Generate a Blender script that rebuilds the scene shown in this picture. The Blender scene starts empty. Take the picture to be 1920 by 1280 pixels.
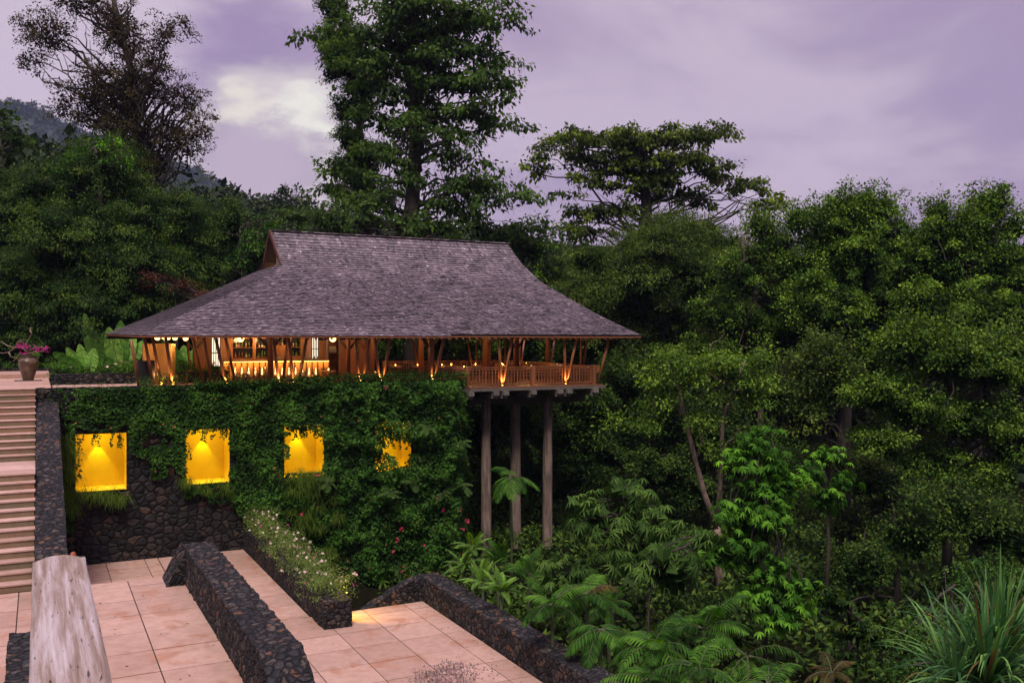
import bpy, math, random
import numpy as np
from mathutils import Vector, noise as mnoise

scene = bpy.context.scene
COL = scene.collection
R = math.radians
rng = np.random.default_rng(7)
random.seed(7)

# ------------------------------------------------------------------ camera, sky, sun, exposure
F = 1724.0                      # focal length in pixels of a 1920 wide picture
CZ = 2.2                        # eye height above the pavilion terrace
CA, SA = 0.889, 0.458
cam_d = bpy.data.cameras.new('camera')
cam = bpy.data.objects.new('camera', cam_d)
COL.objects.link(cam)
cam.location = (0, 0, CZ)
cam.rotation_euler = (R(90), 0, -math.atan2(SA, CA))
cam_d.sensor_width = 36
cam_d.lens = F / 1920 * 36
cam_d.clip_start = 0.05
cam_d.clip_end = 5000
scene.camera = cam


def atT(x, y, t):
    u = (x - 960) / F
    return Vector((t * (SA + CA * u), t * (CA - SA * u), CZ - t * (y - 640) / F))


def atY(x, y, Y):
    u = (x - 960) / F
    return atT(x, y, Y / (CA - SA * u))


def atZ(x, y, z):
    return atT(x, y, (CZ - z) * F / (y - 640))


world = bpy.data.worlds.new('World')
scene.world = world
world.use_nodes = True
wt = world.node_tree
wt.nodes.clear()


def N(tree, typ, **kw):
    n = tree.nodes.new(typ)
    for k, v in kw.items():
        if k.startswith('i_'):
            n.inputs[int(k[2:])].default_value = v
        else:
            setattr(n, k, v)
    return n


def build_world():
    t = wt
    L = t.links.new
    tc = N(t, 'ShaderNodeTexCoord')
    def spot(px, py, a, b):
        d = (atT(px, py, 1) - Vector((0, 0, CZ))).normalized()
        dp = N(t, 'ShaderNodeVectorMath', operation='DOT_PRODUCT')
        L(warp, dp.inputs[0]); dp.inputs[1].default_value = d
        mr = N(t, 'ShaderNodeMapRange', interpolation_type='SMOOTHSTEP')
        L(dp.outputs['Value'], mr.inputs[0])
        mr.inputs[1].default_value = math.cos(R(a)); mr.inputs[2].default_value = math.cos(R(b))
        return mr.outputs[0]
    mp = N(t, 'ShaderNodeMapping')
    mp.inputs['Scale'].default_value = (2.2, 2.2, 5.0)
    L(tc.outputs['Generated'], mp.inputs[0])
    n1 = N(t, 'ShaderNodeTexNoise')
    n1.inputs['Scale'].default_value = 1.5; n1.inputs['Detail'].default_value = 8; n1.inputs['Roughness'].default_value = .52
    n1.inputs['Distortion'].default_value = .4
    L(mp.outputs[0], n1.inputs['Vector'])
    n2 = N(t, 'ShaderNodeTexNoise')
    n2.inputs['Scale'].default_value = 7; n2.inputs['Detail'].default_value = 7; n2.inputs['Roughness'].default_value = .55
    L(mp.outputs[0], n2.inputs['Vector'])
    # direction bent by noise: ragged cloud borders
    sub = N(t, 'ShaderNodeVectorMath', operation='SUBTRACT'); L(n2.outputs['Color'], sub.inputs[0]); sub.inputs[1].default_value = (.5, .5, .5)
    sc = N(t, 'ShaderNodeVectorMath', operation='SCALE'); L(sub.outputs[0], sc.inputs[0]); sc.inputs['Scale'].default_value = .10
    ad = N(t, 'ShaderNodeVectorMath', operation='ADD'); L(tc.outputs['Generated'], ad.inputs[0]); L(sc.outputs[0], ad.inputs[1])
    nm = N(t, 'ShaderNodeVectorMath', operation='NORMALIZE'); L(ad.outputs[0], nm.inputs[0])
    warp = nm.outputs[0]
    def mix(f, a, b, bt='MIX'):
        m = N(t, 'ShaderNodeMix', data_type='RGBA', blend_type=bt)
        if isinstance(f, float): m.inputs[0].default_value = f
        else: L(f, m.inputs[0])
        for i, s in ((6, a), (7, b)):
            if isinstance(s, tuple): m.inputs[i].default_value = (*s, 1)
            else: L(s, m.inputs[i])
        return m.outputs[2]
    r = N(t, 'ShaderNodeMapRange', interpolation_type='SMOOTHSTEP'); L(n1.outputs[0], r.inputs[0])
    r.inputs[1].default_value = .40; r.inputs[2].default_value = .62
    c = mix(r.outputs[0], (.405, .298, .445), (.61, .49, .59))
    c = mix(spot(300, 160, 22, 3), c, (.66, .54, .64))            # paler sky round the break in the clouds
    c = mix(spot(490, 145, 6.4, .3), c, (.345, .24, .41))         # purple cloud
    c = mix(spot(520, 275, 6.5, .6), c, (.78, .70, .66))
    c = mix(spot(575, 248, 2.8, .2), c, (.96, .93, .80))
    c = mix(spot(460, 238, 2.8, .2), c, (.90, .84, .70))
    c = mix(spot(420, 290, 2.4, .6), c, (.42, .335, .42))          # grey clouds in front of the glow
    c = mix(spot(540, 325, 3.9, 1.4), c, (.50, .40, .48))
    c = mix(spot(480, 330, 4.2, 1.6), c, (.56, .44, .54))
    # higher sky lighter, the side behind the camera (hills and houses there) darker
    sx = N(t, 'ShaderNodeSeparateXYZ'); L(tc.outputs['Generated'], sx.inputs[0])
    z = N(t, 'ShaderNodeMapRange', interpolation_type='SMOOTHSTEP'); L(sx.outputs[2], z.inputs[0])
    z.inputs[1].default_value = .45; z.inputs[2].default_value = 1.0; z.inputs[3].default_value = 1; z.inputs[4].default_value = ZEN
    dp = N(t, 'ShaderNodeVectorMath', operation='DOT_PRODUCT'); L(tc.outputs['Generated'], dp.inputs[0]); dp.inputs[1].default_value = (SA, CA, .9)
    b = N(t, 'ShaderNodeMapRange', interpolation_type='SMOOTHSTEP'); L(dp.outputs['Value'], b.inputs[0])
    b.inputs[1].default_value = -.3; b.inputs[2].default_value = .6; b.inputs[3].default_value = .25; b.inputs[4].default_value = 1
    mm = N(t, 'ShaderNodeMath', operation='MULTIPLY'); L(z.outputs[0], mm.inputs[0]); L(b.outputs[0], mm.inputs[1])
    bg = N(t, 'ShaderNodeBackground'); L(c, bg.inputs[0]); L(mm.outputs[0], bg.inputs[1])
    sky = N(t, 'ShaderNodeTexSky', sky_type='NISHITA'); sky.sun_disc = False
    sky.sun_elevation = R(58); sky.sun_rotation = R(-150)
    bg2 = N(t, 'ShaderNodeBackground'); L(sky.outputs[0], bg2.inputs[0]); bg2.inputs[1].default_value = .006
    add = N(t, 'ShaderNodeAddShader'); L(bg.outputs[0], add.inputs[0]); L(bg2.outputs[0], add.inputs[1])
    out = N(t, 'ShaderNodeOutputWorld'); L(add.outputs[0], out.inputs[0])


HAZE = 0.00011
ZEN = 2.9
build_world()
sun_d = bpy.data.lights.new('sun', 'SUN')
sun_d.energy = 3.0
sun_d.angle = R(14)
sun_d.color = (1, .93, .86)
sun = bpy.data.objects.new('sun', sun_d)
COL.objects.link(sun)
sd = Vector((-math.sin(R(150)) * math.cos(R(58)), math.cos(R(150)) * math.cos(R(58)), math.sin(R(58))))
sun.rotation_euler = sd.to_track_quat('Z', 'Y').to_euler()
scene.view_settings.view_transform = 'Standard'
scene.view_settings.look = 'None'
scene.view_settings.exposure = 0
scene.view_settings.gamma = 1

# ------------------------------------------------------------------ helpers
ORD = ['first', 'second', 'third', 'fourth', 'fifth', 'sixth', 'seventh', 'eighth', 'ninth', 'tenth', 'eleventh', 'twelfth',
       'thirteenth', 'fourteenth', 'fifteenth', 'sixteenth', 'seventeenth', 'eighteenth', 'nineteenth', 'twentieth',
       'twenty-first', 'twenty-second', 'twenty-third', 'twenty-fourth', 'twenty-fifth', 'twenty-sixth', 'twenty-seventh', 'twenty-eighth',
       'twenty-ninth', 'thirtieth', 'thirty-first', 'thirty-second', 'thirty-third', 'thirty-fourth', 'thirty-fifth', 'thirty-sixth']


def tag(o, label=None, cat=None, group=None, kind=None):
    if label: o['label'] = label
    if cat: o['category'] = cat
    if group: o['group'] = group
    if kind: o['kind'] = kind
    return o


def thing(name, label, cat, loc=(0, 0, 0), group=None, rotz=0):
    o = bpy.data.objects.new(name, None)
    COL.objects.link(o)
    o.location = loc
    o.rotation_euler = (0, 0, rotz)
    o.empty_display_size = .2
    return tag(o, label, cat, group)


def copy_tree(o, parent=None):
    c = o.copy()
    COL.objects.link(c)
    if parent is not None: c.parent = parent
    for ch in list(o.children): copy_tree(ch, c)
    return c


class MB:
    """collects boxes, bars, tubes, lathes, sheets; build() links them as one mesh"""
    def __init__(s):
        s.v = []; s.f = []; s.r = []; s.sm = []

    def add(s, verts, faces, r=None, smooth=False):
        b = len(s.v)
        s.v += [tuple(p) for p in verts]
        for f in faces:
            s.f.append(tuple(i + b for i in f))
            s.r.append(random.random() if r is None else r)
            s.sm.append(smooth)

    def box(s, x0, x1, y0, y1, z0, z1, r=None):
        v = [(x0, y0, z0), (x1, y0, z0), (x1, y1, z0), (x0, y1, z0), (x0, y0, z1), (x1, y0, z1), (x1, y1, z1), (x0, y1, z1)]
        s.add(v, [(0, 3, 2, 1), (4, 5, 6, 7), (0, 1, 5, 4), (1, 2, 6, 5), (2, 3, 7, 6), (3, 0, 4, 7)], random.random() if r is None else r)

    def bar(s, a, b, w, h=None, up=(0, 0, 1), w2=None):
        a = Vector(a); b = Vector(b); h = h or w
        d = (b - a).normalized(); side = d.cross(Vector(up))
        if side.length < 1e-4: side = Vector((1, 0, 0))
        side.normalize(); u = side.cross(d).normalized()
        k = (w2 / w) if w2 else 1
        v = []
        for p, q in ((a, 1), (b, k)):
            for sx, sy in ((-1, -1), (1, -1), (1, 1), (-1, 1)):
                v.append(p + side * sx * w / 2 * q + u * sy * h / 2 * q)
        s.add(v, [(0, 1, 2, 3), (7, 6, 5, 4), (0, 4, 5, 1), (1, 5, 6, 2), (2, 6, 7, 3), (3, 7, 4, 0)], random.random())

    def tube(s, pts, rad, n=7, cap=True, r=None):
        pts = [Vector(p) for p in pts]
        if not hasattr(rad, '__len__'): rad = [rad] * len(pts)
        v = []; f = []
        for i, p in enumerate(pts):
            d = (pts[min(i + 1, len(pts) - 1)] - pts[max(i - 1, 0)]).normalized()
            a = d.cross(Vector((0.3, 1, .05)))
            if a.length < .1: a = d.cross(Vector((1, 0, 0)))
            a.normalize(); b = d.cross(a)
            for k in range(n):
                t = 2 * math.pi * k / n
                v.append(p + (a * math.cos(t) + b * math.sin(t)) * rad[i])
        for i in range(len(pts) - 1):
            for k in range(n):
                k2 = (k + 1) % n
                f.append((i * n + k, i * n + k2, (i + 1) * n + k2, (i + 1) * n + k))
        if cap:
            f.append(tuple(range(n - 1, -1, -1))); f.append(tuple((len(pts) - 1) * n + k for k in range(n)))
        s.add(v, f, r, True)

    def lathe(s, prof, c=(0, 0, 0), n=16, r=None):
        c = Vector(c); v = []; f = []
        for (q, z) in prof:
            for k in range(n):
                t = 2 * math.pi * k / n
                v.append((c.x + q * math.cos(t), c.y + q * math.sin(t), c.z + z))
        for i in range(len(prof) - 1):
            for k in range(n):
                k2 = (k + 1) % n
                f.append((i * n + k, i * n + k2, (i + 1) * n + k2, (i + 1) * n + k))
        s.add(v, f, r, True)

    def build(s, name, m, parent=None, bevel=0):
        me = bpy.data.meshes.new(name)
        me.from_pydata(s.v, [], s.f)
        a = me.attributes.new('rnd', 'FLOAT', 'FACE')
        a.data.foreach_set('value', np.array(s.r, dtype=np.float32))
        me.polygons.foreach_set('use_smooth', s.sm)
        me.materials.append(m)
        me.update()
        o = bpy.data.objects.new(name, me)
        COL.objects.link(o)
        if parent: o.parent = parent
        if bevel:
            b = o.modifiers.new('bevel', 'BEVEL'); b.width = bevel; b.segments = 2; b.limit_method = 'ANGLE'
        return o


def npmesh(name, V, nv, m, parent=None, rnd=None, faces=None, smooth=False):
    """V (n, nv, 3): n separate polygons of nv corners each"""
    n = V.shape[0]
    me = bpy.data.meshes.new(name)
    me.vertices.add(n * nv); me.vertices.foreach_set('co', V.reshape(-1).astype(np.float32))
    me.loops.add(n * nv); me.loops.foreach_set('vertex_index', np.arange(n * nv, dtype=np.int32))
    me.polygons.add(n); me.polygons.foreach_set('loop_start', np.arange(0, n * nv, nv, dtype=np.int32))
    me.update(calc_edges=True)
    a = me.attributes.new('rnd', 'FLOAT', 'FACE')
    a.data.foreach_set('value', (rng.random(n) if rnd is None else rnd).astype(np.float32))
    me.materials.append(m)
    o = bpy.data.objects.new(name, me)
    COL.objects.link(o)
    if parent: o.parent = parent
    return o


# ------------------------------------------------------------------ materials
def newmat(name):
    m = bpy.data.materials.new(name); m.use_nodes = True
    t = m.node_tree; t.nodes.clear()
    out = N(t, 'ShaderNodeOutputMaterial')
    return m, t, out


def ramp(t, fac, cols):
    r = N(t, 'ShaderNodeValToRGB')
    e = r.color_ramp.elements
    while len(e) < len(cols): e.new(.5)
    for i, (p, c) in enumerate(cols):
        e[i].position = p; e[i].color = (*c, 1)
    t.links.new(fac, r.inputs[0])
    return r.outputs[0]


def leafmat(name, dark, mid, light, trans=.3, rough=.45, spec=.35, accent=None):
    spec *= .2; rough = min(.8, rough + .12)
    dark, mid, light = [(c[0] * LK, c[1] * LK, c[2] * LK * .8) for c in (dark, mid, light)]
    m, t, out = newmat(name); L = t.links.new
    a = N(t, 'ShaderNodeAttribute', attribute_name='rnd')
    cols = [(.18, dark), (.5, mid), (.84, light)]
    if accent: cols = [(.12, dark), (.5, mid), (.93, light), (.97, accent)]
    c = ramp(t, a.outputs['Fac'], cols)
    p = N(t, 'ShaderNodeBsdfPrincipled'); L(c, p.inputs['Base Color']); p.inputs['Roughness'].default_value = rough
    p.inputs['Specular IOR Level'].default_value = spec
    tr = N(t, 'ShaderNodeBsdfTranslucent')
    hs = N(t, 'ShaderNodeHueSaturation'); hs.inputs['Saturation'].default_value = 1.15; hs.inputs['Value'].default_value = 1.5; L(c, hs.inputs['Color'])
    L(hs.outputs[0], tr.inputs[0])
    mx = N(t, 'ShaderNodeMixShader'); mx.inputs[0].default_value = trans
    L(p.outputs[0], mx.inputs[1]); L(tr.outputs[0], mx.inputs[2]); L(mx.outputs[0], out.inputs[0])
    return m


def plain(name, col, rough=.6, metal=0, var=.15, scale=8, bump=.1, spec=.5, stretch=(1, 1, 1), rndvar=.25):
    m, t, out = newmat(name); L = t.links.new
    tc = N(t, 'ShaderNodeTexCoord'); mp = N(t, 'ShaderNodeMapping'); mp.inputs['Scale'].default_value = stretch
    L(tc.outputs['Object'], mp.inputs[0])
    n = N(t, 'ShaderNodeTexNoise'); n.inputs['Scale'].default_value = scale; n.inputs['Detail'].default_value = 6; n.inputs['Roughness'].default_value = .6
    L(mp.outputs[0], n.inputs['Vector'])
    a = N(t, 'ShaderNodeAttribute', attribute_name='rnd')
    k = N(t, 'ShaderNodeMapRange'); L(n.outputs[0], k.inputs[0]); k.inputs[1].default_value = .3; k.inputs[2].default_value = .7
    k.inputs[3].default_value = 1 - var; k.inputs[4].default_value = 1 + var
    k2 = N(t, 'ShaderNodeMapRange'); L(a.outputs['Fac'], k2.inputs[0]); k2.inputs[3].default_value = 1 - rndvar; k2.inputs[4].default_value = 1 + rndvar
    mu = N(t, 'ShaderNodeMath', operation='MULTIPLY'); L(k.outputs[0], mu.inputs[0]); L(k2.outputs[0], mu.inputs[1])
    v = N(t, 'ShaderNodeVectorMath', operation='SCALE'); v.inputs[0].default_value = col; L(mu.outputs[0], v.inputs['Scale'])
    p = N(t, 'ShaderNodeBsdfPrincipled'); L(v.outputs[0], p.inputs['Base Color']); p.inputs['Roughness'].default_value = rough
    p.inputs['Metallic'].default_value = metal; p.inputs['Specular IOR Level'].default_value = spec
    if bump:
        b = N(t, 'ShaderNodeBump'); b.inputs['Strength'].default_value = bump; b.inputs['Distance'].default_value = .03
        L(n.outputs[0], b.inputs['Height']); L(b.outputs[0], p.inputs['Normal'])
    L(p.outputs[0], out.inputs[0])
    return m


def emit(name, col, s):
    m, t, out = newmat(name)
    e = N(t, 'ShaderNodeEmission'); e.inputs[0].default_value = (*col, 1); e.inputs[1].default_value = s
    t.links.new(e.outputs[0], out.inputs[0])
    return m


def stonemat(name, cols, mortar, lich=.5, cs=(.3, .3, .24)):
    """colours by the 'cell' of each stone and its 'edge' distance, both stored on the mesh"""
    m, t, out = newmat(name); L = t.links.new
    tc = N(t, 'ShaderNodeTexCoord')
    wn = N(t, 'ShaderNodeTexNoise'); wn.inputs['Scale'].default_value = 2.2; wn.inputs['Detail'].default_value = 3
    L(tc.outputs['Object'], wn.inputs['Vector'])
    wa = N(t, 'ShaderNodeVectorMath', operation='MULTIPLY_ADD'); L(wn.outputs['Color'], wa.inputs[0]); wa.inputs[1].default_value = (.22, .22, .22); L(tc.outputs['Object'], wa.inputs[2])
    mpv = N(t, 'ShaderNodeMapping'); mpv.inputs['Scale'].default_value = (1 / cs[0], 1 / cs[1], 1 / cs[2]); L(wa.outputs[0], mpv.inputs[0])
    ve = N(t, 'ShaderNodeTexVoronoi', feature='DISTANCE_TO_EDGE'); ve.inputs['Scale'].default_value = 1; L(mpv.outputs[0], ve.inputs['Vector'])
    vc = N(t, 'ShaderNodeTexVoronoi'); vc.inputs['Scale'].default_value = 1; L(mpv.outputs[0], vc.inputs['Vector'])
    sp = N(t, 'ShaderNodeSeparateColor'); L(vc.outputs['Color'], sp.inputs[0])
    c = ramp(t, sp.outputs[0], cols)
    n = N(t, 'ShaderNodeTexNoise'); n.inputs['Scale'].default_value = 9; n.inputs['Detail'].default_value = 8; n.inputs['Roughness'].default_value = .7
    L(tc.outputs['Object'], n.inputs['Vector'])
    k = N(t, 'ShaderNodeMapRange'); L(n.outputs[0], k.inputs[0]); k.inputs[1].default_value = .3; k.inputs[2].default_value = .7
    k.inputs[3].default_value = .55; k.inputs[4].default_value = 1.5
    v = N(t, 'ShaderNodeVectorMath', operation='SCALE'); L(c, v.inputs[0]); L(k.outputs[0], v.inputs['Scale'])
    # lichen specks
    n2 = N(t, 'ShaderNodeTexNoise'); n2.inputs['Scale'].default_value = 3.1; n2.inputs['Detail'].default_value = 10; n2.inputs['Roughness'].default_value = .75
    L(tc.outputs['Object'], n2.inputs['Vector'])
    k2 = N(t, 'ShaderNodeMapRange'); L(n2.outputs[0], k2.inputs[0]); k2.inputs[1].default_value = .58; k2.inputs[2].default_value = .74
    k2.inputs[4].default_value = lich
    m1 = N(t, 'ShaderNodeMix', data_type='RGBA'); L(k2.outputs[0], m1.inputs[0]); L(v.outputs[0], m1.inputs[6]); m1.inputs[7].default_value = (.17, .15, .13, 1)
    e = N(t, 'ShaderNodeMapRange'); L(ve.outputs['Distance'], e.inputs[0]); e.inputs[1].default_value = .015; e.inputs[2].default_value = .10
    m2 = N(t, 'ShaderNodeMix', data_type='RGBA'); L(e.outputs[0], m2.inputs[0]); m2.inputs[6].default_value = (*mortar, 1); L(m1.outputs[2], m2.inputs[7])
    p = N(t, 'ShaderNodeBsdfPrincipled'); L(m2.outputs[2], p.inputs['Base Color']); p.inputs['Roughness'].default_value = .8
    p.inputs['Specular IOR Level'].default_value = .3
    he = N(t, 'ShaderNodeMapRange', interpolation_type='SMOOTHSTEP'); L(ve.outputs['Distance'], he.inputs[0]); he.inputs[1].default_value = 0; he.inputs[2].default_value = .22
    hm = N(t, 'ShaderNodeMath', operation='MULTIPLY_ADD'); L(n.outputs[0], hm.inputs[0]); hm.inputs[1].default_value = .45; L(he.outputs[0], hm.inputs[2])
    h2 = N(t, 'ShaderNodeMath', operation='MULTIPLY_ADD'); L(sp.outputs[1], h2.inputs[0]); h2.inputs[1].default_value = .5; L(hm.outputs[0], h2.inputs[2])
    b = N(t, 'ShaderNodeBump'); b.inputs['Strength'].default_value = 1; b.inputs['Distance'].default_value = .07
    L(h2.outputs[0], b.inputs['Height']); L(b.outputs[0], p.inputs['Normal'])
    L(p.outputs[0], out.inputs[0])
    return m


def pavemat(name, base, dark, stain):
    m, t, out = newmat(name); L = t.links.new
    tc = N(t, 'ShaderNodeTexCoord')
    n = N(t, 'ShaderNodeTexNoise'); n.inputs['Scale'].default_value = .8; n.inputs['Detail'].default_value = 8; n.inputs['Roughness'].default_value = .62; n.inputs['Distortion'].default_value = .5
    L(tc.outputs['Object'], n.inputs['Vector'])
    n2 = N(t, 'ShaderNodeTexNoise'); n2.inputs['Scale'].default_value = 40; n2.inputs['Detail'].default_value = 5
    L(tc.outputs['Object'], n2.inputs['Vector'])
    a = N(t, 'ShaderNodeAttribute', attribute_name='rnd')
    c0 = ramp(t, a.outputs['Fac'], [(0, dark), (.5, base), (1, tuple(min(1, q * 1.12) for q in base))])
    k = N(t, 'ShaderNodeMapRange', interpolation_type='SMOOTHSTEP'); L(n.outputs[0], k.inputs[0]); k.inputs[1].default_value = .52; k.inputs[2].default_value = .68
    k.inputs[4].default_value = .8
    m1 = N(t, 'ShaderNodeMix', data_type='RGBA'); L(k.outputs[0], m1.inputs[0]); L(c0, m1.inputs[6]); m1.inputs[7].default_value = (*stain, 1)
    k2 = N(t, 'ShaderNodeMapRange'); L(n2.outputs[0], k2.inputs[0]); k2.inputs[1].default_value = .3; k2.inputs[2].default_value = .7; k2.inputs[3].default_value = .9; k2.inputs[4].default_value = 1.08
    v = N(t, 'ShaderNodeVectorMath', operation='SCALE'); L(m1.outputs[2], v.inputs[0]); L(k2.outputs[0], v.inputs['Scale'])
    n3 = N(t, 'ShaderNodeTexNoise'); n3.inputs['Scale'].default_value = 2.7; n3.inputs['Detail'].default_value = 9; n3.inputs['Roughness'].default_value = .7
    L(tc.outputs['Object'], n3.inputs['Vector'])
    k3 = N(t, 'ShaderNodeMapRange'); L(n3.outputs[0], k3.inputs[0]); k3.inputs[1].default_value = .3; k3.inputs[2].default_value = .62; k3.inputs[3].default_value = .78; k3.inputs[4].default_value = 1.04
    v2 = N(t, 'ShaderNodeVectorMath', operation='SCALE'); L(v.outputs[0], v2.inputs[0]); L(k3.outputs[0], v2.inputs['Scale'])
    p = N(t, 'ShaderNodeBsdfPrincipled'); L(v2.outputs[0], p.inputs['Base Color']); p.inputs['Roughness'].default_value = .62; p.inputs['Specular IOR Level'].default_value = .3
    b = N(t, 'ShaderNodeBump'); b.inputs['Strength'].default_value = .25; b.inputs['Distance'].default_value = .01
    L(n2.outputs[0], b.inputs['Height']); L(b.outputs[0], p.inputs['Normal'])
    L(p.outputs[0], out.inputs[0])
    return m


M = {}
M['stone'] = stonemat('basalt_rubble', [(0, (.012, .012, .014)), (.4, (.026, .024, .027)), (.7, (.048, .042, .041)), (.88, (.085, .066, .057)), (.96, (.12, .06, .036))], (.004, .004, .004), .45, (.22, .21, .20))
M['stone_dark'] = stonemat('shaded_basalt', [(0, (.007, .007, .008)), (.5, (.018, .016, .016)), (.85, (.038, .029, .025)), (.985, (.07, .04, .028))], (.003, .003, .003), .35, (.40, .4, .36))  # ivy wall basalt, missing occlusion shade put into its darker colours
M['pave'] = pavemat('pink_sandstone', (.475, .30, .235), (.42, .255, .195), (.40, .195, .12))
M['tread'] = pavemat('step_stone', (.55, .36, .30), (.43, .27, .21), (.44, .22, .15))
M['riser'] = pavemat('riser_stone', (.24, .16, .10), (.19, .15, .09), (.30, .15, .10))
M['grout'] = plain('joint', (.05, .03, .02), .9, var=.3)
M['soil'] = plain('forest_floor', (.010, .010, .005), 1, var=.5, scale=3, spec=0)
M['wood'] = plain('red_timber', (.26, .09, .038), .45, var=.25, scale=5, stretch=(3, 3, .4))
M['panel'] = plain('timber_panel', (.36, .14, .05), .4, var=.3, scale=3, stretch=(6, 6, .5))
M['grey_wood'] = plain('weathered_beam', (.17, .14, .12), .8, var=.35, scale=6)
M['dark_wood'] = plain('dark_beam', (.055, .04, .033), .8, var=.3, scale=6)
M['deck_floor'] = plain('deck_boards', (.22, .085, .04), .5, var=.3, scale=3, stretch=(.3, 8, 1))
M['pillar'] = plain('pillar_timber', (.20, .14, .11), .8, var=.55, scale=2.5, bump=.5, stretch=(3, 3, .35))
M['black'] = plain('black_cloth', (.012, .011, .012), .8)
M['screen'] = plain('amber_screen', (.62, .33, .12), .6, var=.08, scale=12)
M['terracotta'] = plain('glazed_jar', (.10, .062, .038), .35, var=.6, scale=3, bump=.2)
M['bark'] = plain('bark', (.055, .042, .034), .9, var=.5, scale=5, bump=.6, stretch=(2, 2, .5))
M['palebark'] = plain('pale_bark', (.19, .13, .10), .85, var=.7, scale=4, bump=.6, stretch=(2, 2, .6))
M['stalk'] = plain('green_stalk', (.06, .075, .025), .7, var=.3)
M['twig'] = plain('twig', (.24, .17, .12), .8, var=.3)
M['linen'] = plain('linen', (.7, .62, .5), .8, var=.05)
M['yellow'] = plain('yellow_render', (.85, .60, .015), .7, var=.05, scale=4, bump=.05, rndvar=0)
M['glow'] = emit('lamp_glass', (1, .55, .18), 5)
M['candle'] = emit('candle_flame', (1, .45, .08), 22)
M['slit'] = emit('lit_paper', (1, .85, .62), 1.5)
M['uplight'] = emit('uplight_lens', (1, .55, .1), 12)

LM = {}
LK = 1.75
LM['ivy'] = leafmat('ivy_leaf', (.005, .014, .003), (.015, .042, .007), (.045, .11, .016), .15, .4, .4, accent=(.35, .12, .05))
LM['ivyhi'] = leafmat('ivy_leaf_light', (.02, .05, .01), (.045, .12, .02), (.09, .2, .03), .2)
LM['dense'] = leafmat('dense_leaf', (.007, .018, .004), (.024, .050, .011), (.075, .115, .020), .2)
LM['feather'] = leafmat('feather_leaf', (.011, .023, .006), (.040, .066, .016), (.11, .15, .03), .25)
LM['bright'] = leafmat('bright_leaf', (.016, .045, .007), (.045, .125, .016), (.13, .28, .032), .35)
LM['broad'] = leafmat('broad_leaf', (.018, .032, .010), (.035, .065, .016), (.075, .13, .026), .35, accent=(.25, .13, .02))
LM['umbrella'] = leafmat('umbrella_leaf', (.016, .026, .007), (.045, .066, .014), (.12, .16, .024), .35)
LM['brown'] = leafmat('brown_leaf', (.016, .014, .009), (.036, .030, .017), (.07, .052, .026), .25)
LM['redbrown'] = leafmat('redbrown_leaf', (.035, .012, .010), (.075, .028, .020), (.12, .05, .03), .2)
LM['forest'] = leafmat('forest_leaf', (.010, .018, .008), (.024, .036, .014), (.05, .068, .022), .1)
LM['right'] = leafmat('right_leaf', (.011, .025, .005), (.044, .088, .014), (.145, .225, .034), .25)
LM['palmate'] = leafmat('palmate_leaf', (.018, .038, .010), (.045, .092, .024), (.10, .165, .04), .3, accent=(.25, .10, .02))
LM['palm'] = leafmat('palm_leaf', (.010, .030, .005), (.024, .072, .009), (.06, .14, .017), .3)
LM['fern'] = leafmat('fern_leaf', (.03, .07, .012), (.07, .15, .025), (.13, .24, .035), .3)
LM['dryfrond'] = leafmat('dry_frond', (.02, .016, .007), (.042, .030, .011), (.075, .048, .016), .3)
LM['pandan'] = leafmat('strap_leaf', (.018, .050, .022), (.042, .105, .042), (.11, .21, .06), .2, .35, .5, accent=(.13, .09, .03))
LM['banana'] = leafmat('banana_leaf', (.06, .14, .03), (.15, .29, .07), (.30, .48, .12), .4)
LM['hedge'] = leafmat('hedge_leaf', (.015, .04, .008), (.035, .085, .014), (.07, .15, .02), .2)
LM['grass'] = leafmat('hanging_grass', (.03, .05, .008), (.06, .10, .015), (.10, .15, .02), .3)
LM['planter'] = leafmat('planter_leaf', (.04, .06, .018), (.09, .13, .04), (.15, .2, .06), .3)
LM['white'] = leafmat('white_petal', (.30, .17, .22), (.46, .33, .37), (.60, .52, .52), .3)
LM['pink'] = leafmat('pink_petal', (.22, .012, .05), (.34, .025, .08), (.42, .07, .13), .3)
LM['magenta'] = leafmat('magenta_bract', (.16, .01, .10), (.34, .012, .22), (.45, .05, .32), .35)
LM['lavender'] = leafmat('lavender_sprig', (.06, .05, .05), (.10, .085, .07), (.2, .12, .2), .2)

# ------------------------------------------------------------------ ground
def sst(a, b, x):
    t = min(1, max(0, (x - a) / (b - a)))
    return t * t * (3 - 2 * t)


def ground(x, y):
    lx = x + .12 * max(0, y - 75)
    k = sst(12, 22.5, x) if y < 75 else sst(14, 40, x)
    left = -1.0 + .30 * max(0, y - 74)
    right = -11.5 + .16 * max(0, y - 62) + .10 * max(0, y - 120)
    z = left * (1 - k) + right * k
    if y < 52:
        f = sst(50.4, 51.6, y)
        z = z * f + (-12.0 if x < 16 else -11.2) * (1 - f)
    z -= 2.5 * sst(30, 60, x) * sst(70, 45, y)
    z += 1.2 * mnoise.noise(Vector((x * .05, y * .05, 3))) * sst(22, 40, y) * (1 if y > 75 or x > 24 else 0)
    return min(z, 40)


def build_ground():
    xs = list(np.concatenate([np.linspace(-1500, -80, 10), np.linspace(-70, 140, 106), np.linspace(150, 1500, 12)]))
    ys = list(np.concatenate([np.linspace(-300, -10, 5), np.linspace(0, 50, 21), [50.4, 50.8, 51.2, 51.6, 52.5], np.linspace(54, 240, 94), np.linspace(260, 1800, 20)]))
    b = MB()
    v = [(x, y, ground(x, y)) for y in ys for x in xs]
    n = len(xs)
    f = [(j * n + i, j * n + i + 1, (j + 1) * n + i + 1, (j + 1) * n + i) for j in range(len(ys) - 1) for i in range(n - 1)]
    b.add(v, f, .5, True)
    tag(b.build('ground', M['soil']), kind='structure')


build_ground()


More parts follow.
